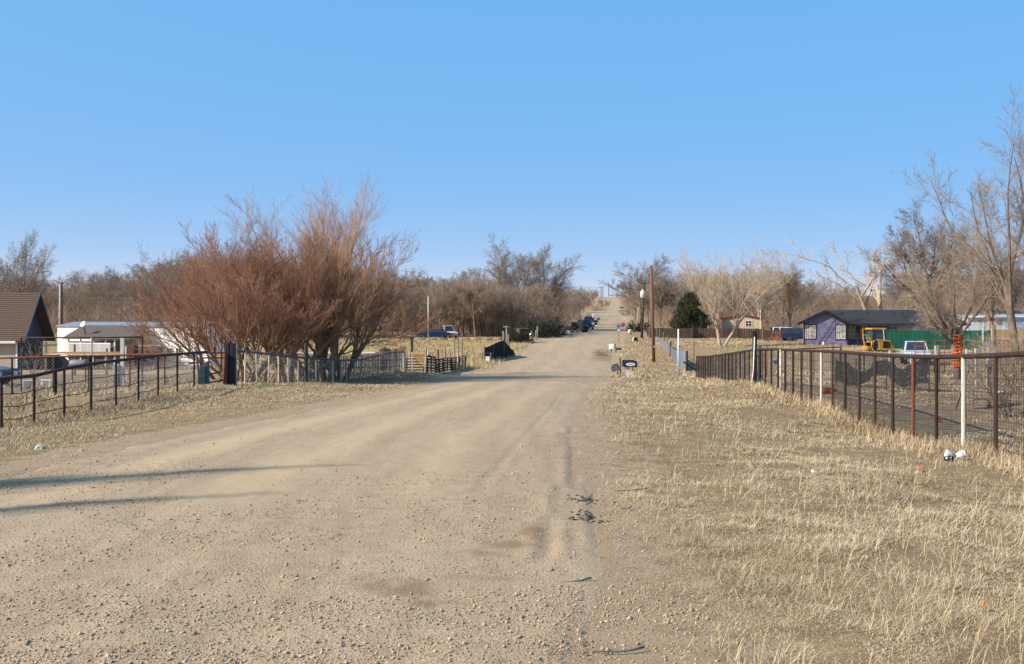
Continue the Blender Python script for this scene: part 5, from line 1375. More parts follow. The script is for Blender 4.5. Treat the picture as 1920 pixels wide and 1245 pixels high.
# ------------------------------------------------------------------ vehicles
def wheel(parent, x, y, r, wdt):
    s = 1 if y > 0 else -1
    o = MB().lathe([(r * .62, -wdt / 2), (r * .92, -wdt / 2), (r, -wdt * .3), (r, wdt * .3), (r * .92, wdt / 2), (r * .62, wdt / 2)], 20, (0, 0, 0), 'y').build('wheel', black_m, parent, smooth=False)
    o.location = (x, y, r)
    MB().lathe([(r * .1, s * wdt * .42), (r * .3, s * wdt * .46), (r * .5, s * wdt * .40), (r * .61, s * wdt * .5)], 14, (0, 0, 0), 'y').build('rim', chrome, o)
    return o
def vehicle(name, label, cat, loc, rz, L, W, prof_, cab, paint, wheels, wr=.38, glass=glass_m, clear=.0):
    """+x is the nose. prof_: lower body side outline (x,z); cab: greenhouse outline (4 pts)"""
    t = thing(name, label, cat, loc, rz)
    mb = MB(); ins = .07
    cx_ = sum(p[0] for p in prof_) / len(prof_); cz = sum(p[1] for p in prof_) / len(prof_)
    small = [(cx_ + (p[0] - cx_) * .975, cz + (p[1] - cz) * .93) for p in prof_]
    n = len(prof_); rings = [(small, -W / 2), (prof_, -W / 2 + ins), (prof_, W / 2 - ins), (small, W / 2)]
    vs = [(p[0], y, p[1]) for ring, y in rings for p in ring]; fs = [tuple(range(n)), tuple(reversed(range(3 * n, 4 * n)))]
    for k in range(3):
        for i in range(n): j = (i + 1) % n; fs.append((k * n + i, (k + 1) * n + i, (k + 1) * n + j, k * n + j))
    mb.add(vs, fs)
    b = mb.build('body', paint, t)
    (x0, z0), (x1, z1), (x2, z2), (x3, z3) = cab      # rear bottom, rear top, front top, front bottom
    tp = W / 2 - .22; bt = W / 2 - .05
    mb = MB().add([(x0, -bt, z0), (x3, -bt, z3), (x3, bt, z3), (x0, bt, z0), (x1, -tp, z1), (x2, -tp, z2), (x2, tp, z2), (x1, tp, z1)], [(0, 1, 5, 4), (2, 3, 7, 6), (1, 2, 6, 5), (3, 0, 4, 7), (4, 5, 6, 7), (0, 3, 2, 1)])
    mb.build('cab', paint, t, bevel=.03)
    def pane(a, b_, c, d, off, nm='window'):
        a, b_, c, d = map(Vector, (a, b_, c, d)); ce = (a + b_ + c + d) / 4
        nr = (b_ - a).cross(d - a).normalized()
        if nr.dot(Vector(off)) < 0: nr = -nr
        q = [ce + (v - ce) * .84 for v in (a, b_, c, d)]
        MB().add([v + nr * .012 for v in q] + [v - nr * .01 for v in q], [(0, 1, 2, 3), (7, 6, 5, 4), (0, 4, 5, 1), (1, 5, 6, 2), (2, 6, 7, 3), (3, 7, 4, 0)]).build(nm, glass, t)
    pane((x3, -bt, z3), (x3, bt, z3), (x2, tp, z2), (x2, -tp, z2), (1, 0, .3), 'windscreen')
    pane((x0, -bt, z0), (x0, bt, z0), (x1, tp, z1), (x1, -tp, z1), (-1, 0, .3), 'rear_window')
    k = max(1, int(round((x3 - x0) / 1.1)))
    for s in (-1, 1):
        for i in range(k):
            f0, f1 = i / k, (i + 1) / k
            lo = lambda f: (x0 + (x3 - x0) * f, s * bt, z0 + (z3 - z0) * f); hi = lambda f: (x1 + (x2 - x1) * f, s * tp, z1 + (z2 - z1) * f)
            pane(lo(f0), lo(f1), hi(f1), hi(f0), (0, s, .2))
    for x in wheels:
        for s in (-1, 1): wheel(t, x, s * (W / 2 - .11), wr, .24)
    xs = [p[0] for p in prof_]; nose = max(xs); tail = min(xs); zm = .62 * max(p[1] for p in prof_)
    for s in (-1, 1):
        MB().bx(nose - .02, nose + .015, s * (W / 2 - .38) - .13, s * (W / 2 - .38) + .13, zm - .08, zm + .1).build('headlight', wht, t)
        MB().bx(tail - .012, tail + .02, s * (W / 2 - .2) - .08, s * (W / 2 - .2) + .08, zm - .05, zm + .22).build('tail_light', M('red lens', (.3, .02, .02), None, 3, .3) if 'red lens' not in bpy.data.materials else bpy.data.materials['red lens'], t)
    zb = min(p[1] for p in prof_)
    MB().bx(nose - .05, nose + .08, -W / 2 + .05, W / 2 - .05, zb + .02, zb + .2).build('bumper', chrome, t, bevel=.02); MB().bx(tail - .08, tail + .05, -W / 2 + .05, W / 2 - .05, zb + .02, zb + .2).build('bumper', chrome, t, bevel=.02)
    MB().bx(nose - .01, nose + .02, -W / 2 + .55, W / 2 - .55, zm - .12, zm + .12).build('grille', black_m, t)
    return t
SUVP = [(-2.6, .42), (-2.62, .95), (-2.55, 1.05), (1.1, 1.08), (2.35, 1.0), (2.5, .85), (2.5, .45), (2.1, .38), (-2.2, .38)]
SUVC = [(-2.55, 1.04), (-2.4, 1.80), (.45, 1.80), (1.15, 1.06)]
blue_p = M('dark blue car paint', (.008, .022, .075), (.007, .018, .06), 2, .25, .2, spec=.6)
q = trace(1492, 643.5, 90); q = G(1505, 126)
vehicle('parked_suv', 'dark blue long wagon parked at the purple house corner', 'car', q, math.radians(-20), 5, 1.95, SUVP, SUVC, blue_p, (-1.6, 1.6))
t = thing('bark_pile', 'heap of reddish bark behind the blue wagon', 'pile', G(1462, 128)); rg = np.random.default_rng(9); n = 900
a = rg.uniform(0, 6.28, n); rr3 = np.sqrt(rg.uniform(0, 1, n)); zz = 1.5 * (1 - rr3) * rg.uniform(.85, 1.1, n); P0 = np.column_stack([1.9 * rr3 * np.cos(a), 1.4 * rr3 * np.sin(a), zz]); d = rg.normal(0, .12, (n, 3))
V, Q = tubes(P0 - d, P0 + d, np.full(n, .07), np.full(n, .06), 4); ob = link('chunks', fast_mesh('chunks', V, [Q], M('red bark', (.20, .07, .045), (.12, .045, .03), 3)), t); ob['kind'] = 'stuff'
MB().lathe([(1.9, -.1), (1.0, .7), (.3, 1.3), (.02, 1.45)], 14).build('core', bpy.data.materials['red bark'], t)
# second far white car behind fence
vehicle('parked_suv', 'white wagon showing above the brown board fence', 'car', G(1476, 152), 0, 5, 1.95, SUVP, SUVC, wht, (-1.6, 1.6))
# pickup, seen front-on
PKP = [(-2.7, .5), (-2.72, 1.05), (-.7, 1.08), (.9, 1.12), (2.3, 1.05), (2.5, .9), (2.5, .5), (2.1, .45), (-2.3, .45)]
PKC = [(-.75, 1.05), (-.6, 1.85), (.25, 1.85), (.95, 1.08)]
silv = M('silver white car paint', (.52, .53, .55), (.46, .47, .49), 2, .3, .3, spec=.5)
vehicle('pickup_truck', 'silver pickup truck facing the road behind red corral panels', 'pickup', G(1716, 78), math.radians(-108), 5, 1.95, PKP, PKC, silv, (-1.6, 1.6), .4)
dkb = M('black car paint', (.02, .022, .03), (.015, .016, .022), 2, .2, 0, spec=.6)
vehicle('parked_car', 'dark blue car with its nose at the cabin, left picture edge', 'car', G(-62, 46), math.radians(-12), 4.6, 1.8, [(-2.2, .35), (-2.25, .8), (-2.1, .9), (1.0, .92), (2.1, .78), (2.25, .6), (2.25, .35), (1.9, .28), (-1.9, .28)], [(-1.9, .88), (-1.2, 1.4), (.3, 1.4), (1.15, .9)], dkb, (-1.4, 1.4), .31)
q = trace(1104, 609); vehicle('pickup_truck', 'dark blue pickup at the left roadside, farther of two', 'pickup', q, math.radians(-60), 5, 1.9, PKP, PKC, M('navy paint', (.02, .03, .06), None, 2, .25), (-1.6, 1.6), .4)
q = trace(1098, 618); vehicle('parked_car', 'black car at left roadside, nearer of two', 'car', q, math.radians(-75), 5, 1.9, SUVP, SUVC, dkb, (-1.6, 1.6))
q = trace(1079, 623.5); vehicle('flatbed_truck', 'black open truck bed parked beside the camper', 'truck', q, math.radians(-15), 5, 1.9, PKP, PKC, black_m, (-1.6, 1.6), .4)
q = trace(1166, 584.5); vehicle('driving_suv', 'white car driving on the far road', 'car', q, math.radians(-96), 5, 1.95, SUVP, SUVC, silv, (-1.6, 1.6))
q = G(840, 141); vt = vehicle('white_truck', 'white cab truck parked beyond the split rail fence', 'truck', q, math.radians(-68), 5, 2.0, PKP, [(-.75, 1.05), (-.7, 2.1), (.2, 2.1), (.75, 1.08)], wht_pipe, (-1.6, 1.6), .42); vt.scale = (.85, .85, .9)
q = G(813, 138); vehicle('parked_car', 'low blue car beside the white cab truck', 'car', q, math.radians(170), 4.6, 1.8, [(-2.2, .35), (-2.25, .8), (-2.1, .9), (1.0, .92), (2.1, .78), (2.25, .6), (2.25, .35), (1.9, .28), (-1.9, .28)], [(-1.9, .88), (-1.2, 1.4), (.3, 1.4), (1.15, .9)], blue_p, (-1.4, 1.4), .31)
q = trace(1117, 600); t = thing('box_trailer', 'small white box trailer on the far left shoulder', 'trailer', q); MB().bx(-.8, .8, -1.5, 1.5, .5, 1.7).build('body', wht_pipe, t, bevel=.05)
for s in (-1, 1): wheel(t, s * .75, 0, .35, .2)

# backhoe
yel = M('yellow machine paint', (.50, .27, .03), (.34, .18, .03), 2, .6); org = M('orange roof', (.62, .25, .02), (.5, .19, .02), 3, .5)
Y = 97.0; o = G(1641, Y)
t = thing('backhoe', 'yellow backhoe loader with orange cab roof parked by purple house', 'backhoe', o, math.radians(8)); t.scale = (.9, .9, .97)
def bxp(px): return Xp(px, Y) - Xp(1641, Y)
def bzp(py): return Zp(py, Y) - o.z
MB().bx(-.65, .95, -.9, .7, .9, 1.15).build('chassis', yel, t, bevel=.03)
MB().bx(-.85, .95, -.75, .75, bzp(617) , bzp(613.5)).build('cab_roof', org, t, bevel=.04)
MB().prism([(-.72, 1.15), (.75, 1.15), (.85, bzp(617.2)), (-.6, bzp(617.2))], -.62, .62).build('cab_glass', M('tinted cab glass', (.035, .075, .085), (.025, .05, .06), 2, .08, 0, spec=.7), t)
for x, y in ((-.68, -.66), (.62, -.66), (-.68, .66), (.78, .66)): MB().tube([(x, y, 1.1), (x + .08, y, bzp(617))], .045, 6).build('cab_pillar', black_m, t)
MB().tube([(.42, -.72, bzp(614.5)), (.58, -.74, bzp(617)), (.68, -.74, bzp(638)), (.78, -.8, bzp(655))], .045, 6).build('exhaust', wht_pipe, t)
hood = MB().prism([(-.3, bzp(635)), (1.2, bzp(637)), (1.55, bzp(652)), (1.4, bzp(655)), (-.1, bzp(655))], -1.15, -.7); hood.build('loader_frame', yel, t, bevel=.03)
MB().bx(.3, .85, -1.19, -1.155, bzp(652), bzp(639)).build('radiator', black_m, t); MB().bx(.95, 1.12, -1.19, -1.155, bzp(652), bzp(640)).build('radiator', black_m, t)
MB().bx(-.4, 1.55, -1.35, -1.2, bzp(656), bzp(653)).build('bucket_edge', yel, t, bevel=.02)
MB().prism([(-1.3, .2), (-.9, .2), (-.8, .55), (-1.35, .6)], -.7, .5).build('rear_bucket', yel, t, bevel=.02)
MB().tube([(-.5, -.3, 1.0), (-.95, -.3, 1.6), (-1.55, -.3, bzp(627))], .10, 6, r1=.075).build('boom', yel, t); MB().tube([(-1.55, -.3, bzp(629)), (-1.66, -.3, bzp(620)), (-1.6, -.3, bzp(613.5))], .085, 6, r1=.035).build('dipper_arm', yel, t)
MB().tube([(-1.6, -.25, bzp(627)), (-1.55, -.25, 1.3), (-1.3, -.25, .3)], .075, 6).build('stick', yel, t); MB().tube([(-1.3, -.35, bzp(631)), (-.8, -.35, bzp(641))], .05, 6).build('hydraulic_ram', chrome, t)
MB().prism([(-.75, .1), (-.5, .1), (-.45, 1.1), (-.85, 1.1)], -.8, -.55).build('stabiliser', yel, t, bevel=.02)
wheel(t, -.2, -.85, .62, .38); wheel(t, -.2, .85, .62, .38); wheel(t, 1.2, -.7, .42, .3); wheel(t, 1.2, .7, .42, .3)

# ------------------------------------------------------------------ poles, signs, mailboxes
def pole(name, label, pb, pt, Y, r0, r1, mat):
    a = Vector((Xp(pb[0], Y), Y, 0)); a.z = h(a.x, a.y); b_ = lp(pt[0], pt[1], Y)
    t = thing(name, label, 'pole', a); MB().tube([(0, 0, -.3), (b_.x - a.x, 0, b_.z - a.z)], r0, 10, r1=r1).build('pole', mat, t, smooth=True)
    return t, a, b_
t, a, b_ = pole('utility_pole', 'tall reddish brown wooden utility pole on the right verge', (1226, 679), (1221, 500), 92, .17, .12, polewood)
MB().tube([(b_.x - a.x, 0, b_.z - a.z), (b_.x - a.x, 0, b_.z - a.z + .12)], .14, 10, r1=.02).build('cap', blk_trim, t); MB().bx(-.17 * 0 - .03, .03, -.2, -.165, 1.4, 1.55).build('tag', wht, t)
t, a, b_ = pole('utility_pole', 'dark utility pole carrying a white transformer', (1203, 637), (1208, 528), 142, .2, .13, poledark)
zt_ = Zp(552, 142) - a.z; xo = Xp(1205.5, 142) - a.x
MB().lathe([(.05, -.55), (.32, -.5), (.34, .4), (.28, .5), (.1, .55), (.08, .72)], 14, (xo - .1, -.45, zt_)).build('transformer', wht, t, smooth=True)
MB().bx(xo - .3, xo + 1.3, -.06, .06, zt_ + 1.55, zt_ + 1.65).build('crossarm', poledark, t); 
pole('utility_pole', 'slim pale pole right of the transformer pole', (1221, 635), (1219, 530), 146, .09, .07, oldwood)
pole('leaning_pole', 'pale leaning timber pole beside the far right shoulder', (1194, 617), (1197, 576), 190, .16, .13, bark_p)
pole('utility_pole', 'thin grey roadside pole before the leaning timber pole', (1189, 627), (1189, 598), 165, .08, .07, oldwood)
pole('utility_pole', 'white flagpole-like mast beyond the split rail fence', (803, 633), (803, 556), 134, .10, .07, wht_pipe)
pole('utility_pole', 'thin weathered pole left of the white mast', (787, 633), (787, 560), 150, .09, .07, oldwood)
pole('utility_pole', 'brown service pole behind the mobile home', (115, 660), (115, 529), 100, .17, .14, polewood)
pole('conduit_pole', 'white conduit mast strapped against the brown service pole', (110.5, 660), (112.5, 533), 99.5, .07, .06, wht_pipe)
pole('utility_pole', 'stout grey timber post beside the camper', (1062, 624), (1062, 600), 172, .22, .2, oldwood)
for i, (px, pb, pt, lab) in enumerate([(1086, 620, 600, 'grey gate timber left of the parked black car'), (1090, 621, 603, 'grey gate timber touching the parked black car'), (1008, 634, 612, 'pale tin clad post left of the dark green bush'), (1005, 634, 619, 'short pale tin post left of the dark green bush'), (997, 638, 620, 'slim grey post beside the white barrel'),
                                       (944, 655, 621, 'grey fence post left of second street sign'), (950, 656, 618, 'pale thick fence post below second street sign'), (953.5, 654, 627, 'short grey post right of second street sign')]):
    q = trace(px, pb); t = thing('wooden_post', lab, 'post', q); MB().tube([(0, 0, -.2), (0, 0, Zp(pt, q.y) - q.z)], 1.7 * q.y / 1800, 8).build('post', oldwood, t, smooth=True)
t = thing('white_barrel', 'white barrel beside the red brown roadside shed', 'barrel', trace(996.5, 637)); MB().lathe([(.27, 0), (.29, .3), (.27, .6), (.29, .62), (.27, .9), (.05, .92)], 14).build('barrel', wht, t, smooth=True)
# far poles on the hilltop
for px, y0, Yf, lab, c in [(1108, 540, 640, 'thin white mast on the far hilltop', wht), (1127, 538, 660, 'dark utility pole with crossarm on the far hilltop', poledark), (1141.5, 530, 690, 'dark lattice pole right of the hilltop crossarm pole', poledark), (1157, 538, 700, 'hilltop utility pole nearest the road crest', poledark)]:
    t, a, b_ = pole('utility_pole', lab, (px, 0), (px, y0), Yf, .28, .2, c)
    if px == 1127:
        MB().bx(-1.8, 1.8, -.1, .1, b_.z - a.z - .6, b_.z - a.z - .35).build('crossarm', poledark, t)
        MB().tube([(1.2, 0, -.3), (1.2, 0, b_.z - a.z - .3)], .22, 8).build('pole', poledark, t)
for px, w_, Yf, lab in [(1115, 6, 690, 'long low white shed on the far hilltop'), (1146, 2.5, 705, 'tiny white building beside the hilltop lattice pole')]:
    g = G(px, Yf); t = thing('hilltop_shed', lab, 'shed', g); MB().bx(-w_ / 2, w_ / 2, 0, 5, -1, 1.3).build('wall', wht, t)
    rf = MB(); slab(rf, (-w_ / 2 - .3, -.3, 1.3), (w_ / 2 + .3, -.3, 1.3), (w_ / 2 + .3, 2.5, 2.0), (-w_ / 2 - .3, 2.5, 2.0), .15); rf.build('roof', M('tan roof', (.4, .33, .25)), t)

# overhead cable
def cable(name, label, pts, r):
    t = thing(name, label, 'cable', pts[0])
    P = []
    for i in range(len(pts) - 1):
        a, b_ = Vector(pts[i]), Vector(pts[i + 1])
        for k in range(20):
            f = k / 20; p = a.lerp(b_, f); p.z -= 1.2 * 4 * f * (1 - f) * ((b_ - a).length / 60); P.append(p)
    P.append(Vector(pts[-1])); bar(t, P, r, wire_m, 'wire', 4)
cable('overhead_cable', 'thin overhead cable from right poles across the road to left', [lp(1208, 531, 142), lp(1060, 538, 140), lp(760, 548, 135)], .013)
cable('overhead_cable', 'thin overhead cable above the mobile home', [lp(115, 555, 100), lp(330, 556, 104), lp(560, 556, 110)], .014)

# street name signs
green_s = M('green sign sheet', (.012, .20, .11), (.01, .17, .09), 3, .4)
def street_sign(label, px, pb, ytop, Y, lo_mat, hi_mat, sgn, rz):
    g = G(px, Y); t = thing('street_sign', label, 'street sign', g)
    zt = Zp(ytop, Y) - g.z
    if hi_mat: MB().bx(-.03, .03, -.03, .03, -.2, zt * .55).build('lower_post', lo_mat, t); MB().bx(-.075, .075, -.05, .05, zt * .55, zt - .05).build('post', hi_mat, t)
    else: MB().bx(-.03, .03, -.03, .03, -.2, zt).build('post', lo_mat, t)
    for k, (a, zz, w) in enumerate(((rz, zt, sgn), (rz + 1.35, zt + .21, sgn))):
        s = MB().bx(-w / 2, w / 2, -.008, .008, zz - .1, zz + .1).build('sign_blade', green_s, t); s.rotation_euler = (0, 0, a)
        r_ = random.Random(k + px)
        mk = MB()
        for i in range(6): mk.bx(-w / 2 + w * (i + .75) / 7.4, -w / 2 + w * (i + 1.3) / 7.4, -.011, -.0085, zz - .04, zz + r_.uniform(.03, .06))
        mk.build('lettering', wht, s)

street_sign('green street name sign on blue and white post by board gate', 772.5, 700, 629.5, 63.5, wht_pipe, M('navy post wrap', (.03, .04, .075), None, 4, .5), .75, .1)
street_sign('distant green street name sign above pale fence posts', 949, 655, 612.5, 103, wht_pipe, None, .75, .2)
# road sign seen from behind
t = thing('road_sign', 'grey back of a square road sign at the right shoulder', 'road sign', trace(1160, 641)); q = t.location; k = q.y / 1800
zt = Zp(606, q.y) - q.z
MB().tube([(0, 0, -.3), (0, 0, zt)], .035, 6).build('post', poledark, t); al = M('sign aluminium', (.40, .43, .47), (.25, .28, .32), 9, .5, .4)
MB().bx(-.36, .36, -.05, -.038, zt - .85, zt).build('plate', al, t, bevel=.004); MB().bx(-.2, .2, -.052, -.04, zt - 1.05, zt - .89).build('small_plate', wht, t)
MB().bx(-.2, .2, -.056, -.0505, zt - .55, zt - .3).build('marking', M('dark sign print', (.06, .07, .09)), t)
# shrine of red reflectors
for px, pb, lab, c in [(1168, 612, 'round pink red roadside sign beyond the grey sign', (.55, .12, .13)), (1171, 600, 'small white far roadside mailbox', (.6, .58, .55)), (1176, 604, 'small pale far mailbox left of poles', (.6, .5, .45))]:
    q = trace(px, pb + 6); t = thing('roadside_marker', lab, 'marker', q); zt = Zp(pb - 3, q.y) - q.z; MB().tube([(0, 0, -.1), (0, 0, zt)], .05, 6).build('post', oldwood, t); MB().lathe([(.05, -.08), (.45, -.07), (.45, -.03), (.05, -.02)], 8, (0, 0, zt), 'y').build('plate', M('marker ' + lab[:9], c), t)

def mailbox(label, px, pb, pt, w, body, door, tilt=0, rz=0, posts=((0,),), pmat=oldwood, extra=None, L=.5, q=None):
    q = q or trace(px, pb); t = thing('mailbox', label, 'mailbox', q, rz)
    zt = Zp(pt, q.y) - q.z; r = w / 2
    n = 10
    prof_ = [(-r, 0), (r, 0), (r, r * .9)] + [(r * math.cos(a), r * .9 + r * math.sin(a)) for a in [math.pi * i / n for i in range(1, n)]] + [(-r, r * .9)]
    bz = zt - r * 1.9
    b = MB().prism(prof_, -L / 2, L / 2).build('box', body, t); b.location = (0, 0, bz); b.rotation_euler = (0, tilt, 0)
    d = MB().prism([(x * .93, .01 + z * .93) for x, z in prof_], -L / 2 - .012, -L / 2 - .001).build('door', door, b)
    MB().bx(r + .001, r + .012, -.05, .05, r * .8, r * 1.6).build('flag', redr, b)
    for p in posts: link('post', ubox(pmat), t, (p[0], p[1] if len(p) > 1 else 0, -.2), (0, 0, 0), (.09, .09, bz + .195))
    return t, b, r
mb_black = M('black mailbox metal', (.022, .023, .028), (.015, .016, .02), 4, .35, .3)
q1 = G(1182, 58.5)
t, b, r = mailbox('black mailbox with red and white oval emblem on white posts', 1184, 711, 676.5, .40, mb_black, mb_black, 0, math.pi / 2 - .08, ((0, .12), (0, -.12)), wht_pipe, q=q1, L=.78)
e = MB().lathe([(.01, -.006), (.2, -.005), (.2, .004)], 20, (0, 0, 0), 'x').build('emblem', wht, b); e.scale = (1, 1.4, .5); e.location = (-r - .003, 0, .17)
mk = MB()
for i in range(5): mk.bx(-r - .014, -r - .0095, -.17 + i * .07, -.125 + i * .07, .13, .19 + .025 * (i % 2))
mk.build('red_lettering', redr, b)
t, b, r = mailbox('grey white mailbox directly behind the black emblem mailbox', 1176, 709, 674.5, .42, mb_black, wht_pipe, 0, math.pi / 2 - .1, ((0, .1),), wht_pipe, q=G(1178, 60.2), L=.75)
mailbox('tilted dark grey mailbox at the drive entrance', 1154, 706, 682, .48, mb_black, M('worn grey door', (.12, .12, .115), (.05, .05, .05), 9), -.22, -.2, ((.12,),), oldwood, q=G(1155, 62), L=.5)
mailbox('white mailbox farthest along the grass edge near the road', 1147, 661, 645, .55, wht, wht, 0, 1.2, ((0,),), poledark)
mailbox('white and black mailbox with yellow reflectors under the pole', 1191, 645, 631.5, .62, wht_pipe, mb_black, 0, .1, ((0,),), poledark)
mailbox('white double mailbox beyond the yellow reflector mailbox', 1182, 628, 617.5, .6, wht, wht_pipe, 0, .3, ((-.1,), (.15,)), M('yellow post', (.5, .34, .1)))
yel_r = M('yellow reflector', (.62, .48, .02), None, 3, .5)
for px, Y, dz, lab in [(1163, 80, .8, 'white stake with yellow reflector and dark number plate'), (1191, 118, .45, 'yellow reflector under the white and black mailbox')]:
    q = G(px, Y); t = thing('reflector_stake', lab, 'stake', q); MB().bx(-.04, .04, -.03, .03, -.1, dz + .25).build('post', wht_pipe, t)
    for s in (-1, 1): MB().lathe([(.02, -.05), (.09, -.045), (.09, -.035)], 10, (s * .13, 0, dz), 'y').build('reflector', yel_r, t)
    if px == 1163: MB().bx(-.36, .1, -.05, -.03, dz + .55, dz + .72).build('number_plate', poledark, t); MB().bx(-.04, .0, -.03, .03, dz + .2, dz + .7).build('stem', wht_pipe, t)
for px, pb, pt, lab in [(1164, 704, 671, 'thin dark stake right of tilted mailbox'), (1154.5, 660, 644, 'thin grey stake behind the white edge mailbox')]:
    q = trace(px, pb); t = thing('stake', lab, 'stake', q); MB().tube([(0, 0, -.1), (-.04, 0, Zp(pt, q.y) - q.z)], .045, 6).build('post', poledark, t)

# black shade cloth and bucket by left road edge
t = thing('shade_cloth', 'black shade cloth fence sagging at the left road bend', 'shade cloth', G(935, 92)); vs = []; fs = []
n = 30
for i in range(n + 1):
    px = 908 + 57 * i / n; Y = 88 + 12 * i / n; q = G(px, Y)
    yt = float(np.interp(px, [908, 918, 935, 945, 955, 966], [652, 649, 641, 638, 650, 661])); z1 = Zp(yt, Y)
    for k in range(5):
        f = k / 4; vs.append((q.x - t.location.x + .05 * math.sin(i * 1.7 + k), Y - t.location.y + .12 * math.sin(i * .9 + k * 2), q.z - t.location.z + max(z1 - q.z, .1) * f))
for i in range(n):
    for k in range(4): a = i * 5 + k; fs.append((a, a + 5, a + 6, a + 1))
ob = MB().add(vs, fs).build('cloth', M('black mesh cloth', (.012, .012, .013), (.006, .006, .007), 30, .9), t, smooth=True); sm = ob.modifiers.new('thick', 'SOLIDIFY'); sm.thickness = .02
for px in (908, 925, 945): q = G(px, 88 + 12 * (px - 908) / 57); post(t, q, q.z + 1.4, .04, oldwood)
t = thing('white_board', 'white sheet of board leaning at the black shade cloth', 'board', G(914, 87)); MB().box((0, 0, .28), (.38, .03, .58), M=Matrix.Rotation(-.25, 3, 'X')).build('board', wht, t)
# barrel tank behind white fence
t = thing('stock_tank', 'black upright tank behind the white wire fence', 'tank', G(722, 70)); MB().lathe([(.36, 0), (.40, .05), (.40, 1.5), (.36, 1.56), (.03, 1.6)], 18).build('tank', black_m, t, smooth=True); MB().lathe([(.12, 1.58), (.12, 1.66), (.02, 1.67)], 10).build('lid', black_m, t)

# red corral panels in right yard
red_p = M('red corral paint', (.20, .045, .038), (.12, .035, .03), 5, .6)
Y = 66.0
labs = ['red corral panel nearest the silver pickup', 'red corral panel left of orange tree mesh', 'red corral panel right of orange tree mesh', 'red corral panel before the green fence end', 'red corral panel before the plywood gate', 'red corral panel at the right picture edge']
for i in range(6):
    pa, pb = 1716 + i * 37, 1716 + (i + 1) * 37 - 1.5; a = G(pa, Y - i * .8); b_ = G(pb, Y - (i + 1) * .8); t = thing('corral_panel', labs[i], 'corral panel', a, 0, 'red corral panels')
    H = Zp(638.5, a.y) - a.z
    for k in range(6): bar(t, [a + Vector((0, 0, .2 + (H - .2) * k / 5)), b_ + Vector((0, 0, .2 + (H - .2) * k / 5))], .025, red_p, 'rail', 6)
    for p_ in (a, b_, a.lerp(b_, .5)): bar(t, [p_, p_ + Vector((0, 0, H))], .028, red_p, 'upright', 6)
# assorted posts in right yard
for px, y0, Y, w_, mt, lab in [(1760, 647, 40, .1, oldwood, 'grey wooden post between pickup and orange mesh'), (1754, 648, 38, .05, wht, 'thin white stake left of grey wooden post'), (1812, 654, 36, .05, wht, 'short white stake with blue top right of orange mesh'), (1830.5, 653, 34, .11, concrete, 'short grey block post right of orange mesh'), (1855.5, 649, 30, .17, concrete, 'wide pale board post above the near fence'),
                               (1620, 660, 44, .06, green_post, 'green steel stake behind the brown fence'), (1669, 657, 52, .12, wht_pipe, 'white topped short post below the backhoe'), (1708, 660, 42, .06, wht, 'short white stake below the silver pickup')]:
    q = G(px, Y); t = thing('yard_post', lab, 'post', q); link('post', ubox(mt), t, (0, 0, -.15), (0, 0, .2), (w_, w_ * .6, Zp(y0, Y) - q.z + .15))
t = thing('green_pole', 'pale green pole before the green fence', 'pole', G(1845, 62)); MB().tube([(0, 0, -.2), (-.06, 0, Zp(620, 62) - t.location.z)], .055, 8).build('pole', M('pale green paint', (.42, .56, .42), (.25, .36, .26), 9), t)
MB().bx(0, .5, -.02, .02, 1.95, 2.2).build('plate', al, t)
# steel frames inside right yard
for pa, pb, yt, ye, Y, lab in [(1421, 1438, 647, 662, 60, 'small rusty steel frame by the twin steel post'), (1562, 1577, 644.5, 660, 54, 'small dark steel frame at the paddock rail end')]:
    a, b_ = G(pa, Y), G(pb, Y); t = thing('steel_frame', lab, 'frame', a); zt = Zp(yt, Y)
    bar(t, [a, Vector((a.x, a.y, zt)), Vector((b_.x, b_.y, zt)), b_], .03, rust_red if pa < 1500 else rust, 'tube', 6)
t = thing('paddock_rail', 'low rusty pipe rail behind the brown fence', 'rail', G(1500, 50)); bar(t, [lp(1425, 657.5, 50), lp(1500, 654, 50), lp(1577, 651, 50)], .03, rust, 'rail', 6)
for px in (1430, 1526, 1575): post(t, G(px, 50), Zp(653, 50), .03, rust)
# paddock stakes
for px, pb, pt, lab in [(1301, 677, 643, 'rusty stake in the paddock beside the tin fence gap'), (1319, 648, 632, 'thin stake far in the paddock'), (1363, 664, 643, 'thin stake beside the pale cottonwood trunk'), (1246, 652, 620, 'dark stake behind the tin fence'), (1257, 668, 640, 'short dark stub behind the tin fence')]:
    q = trace(px, pb, 30); t = thing('stake', lab, 'stake', q); MB().tube([(0, 0, -.1), (.02, 0, Zp(pt, q.y) - q.z)], .04 if px != 1257 else .09, 6).build('post', rust if px < 1310 else oldwood, t)
t = thing('yellow_board', 'yellow painted board lying near the cottonwood', 'board', trace(1388, 652)); MB().box((0, 0, .12), (.9, .25, .2), .1).build('board', M('yellow wood', (.55, .42, .16)), t); MB().box((-1.2, -.02, .06), (1.5, .1, .08), .02).build('lath', tanwood, t)
t = thing('fallen_pole', 'dark pole lying across the gap between the fences', 'pole', G(1295, 64)); MB().tube([(-.5, 0, .9), (.5, .3, .25)], .05, 6).build('pole', dk, t)
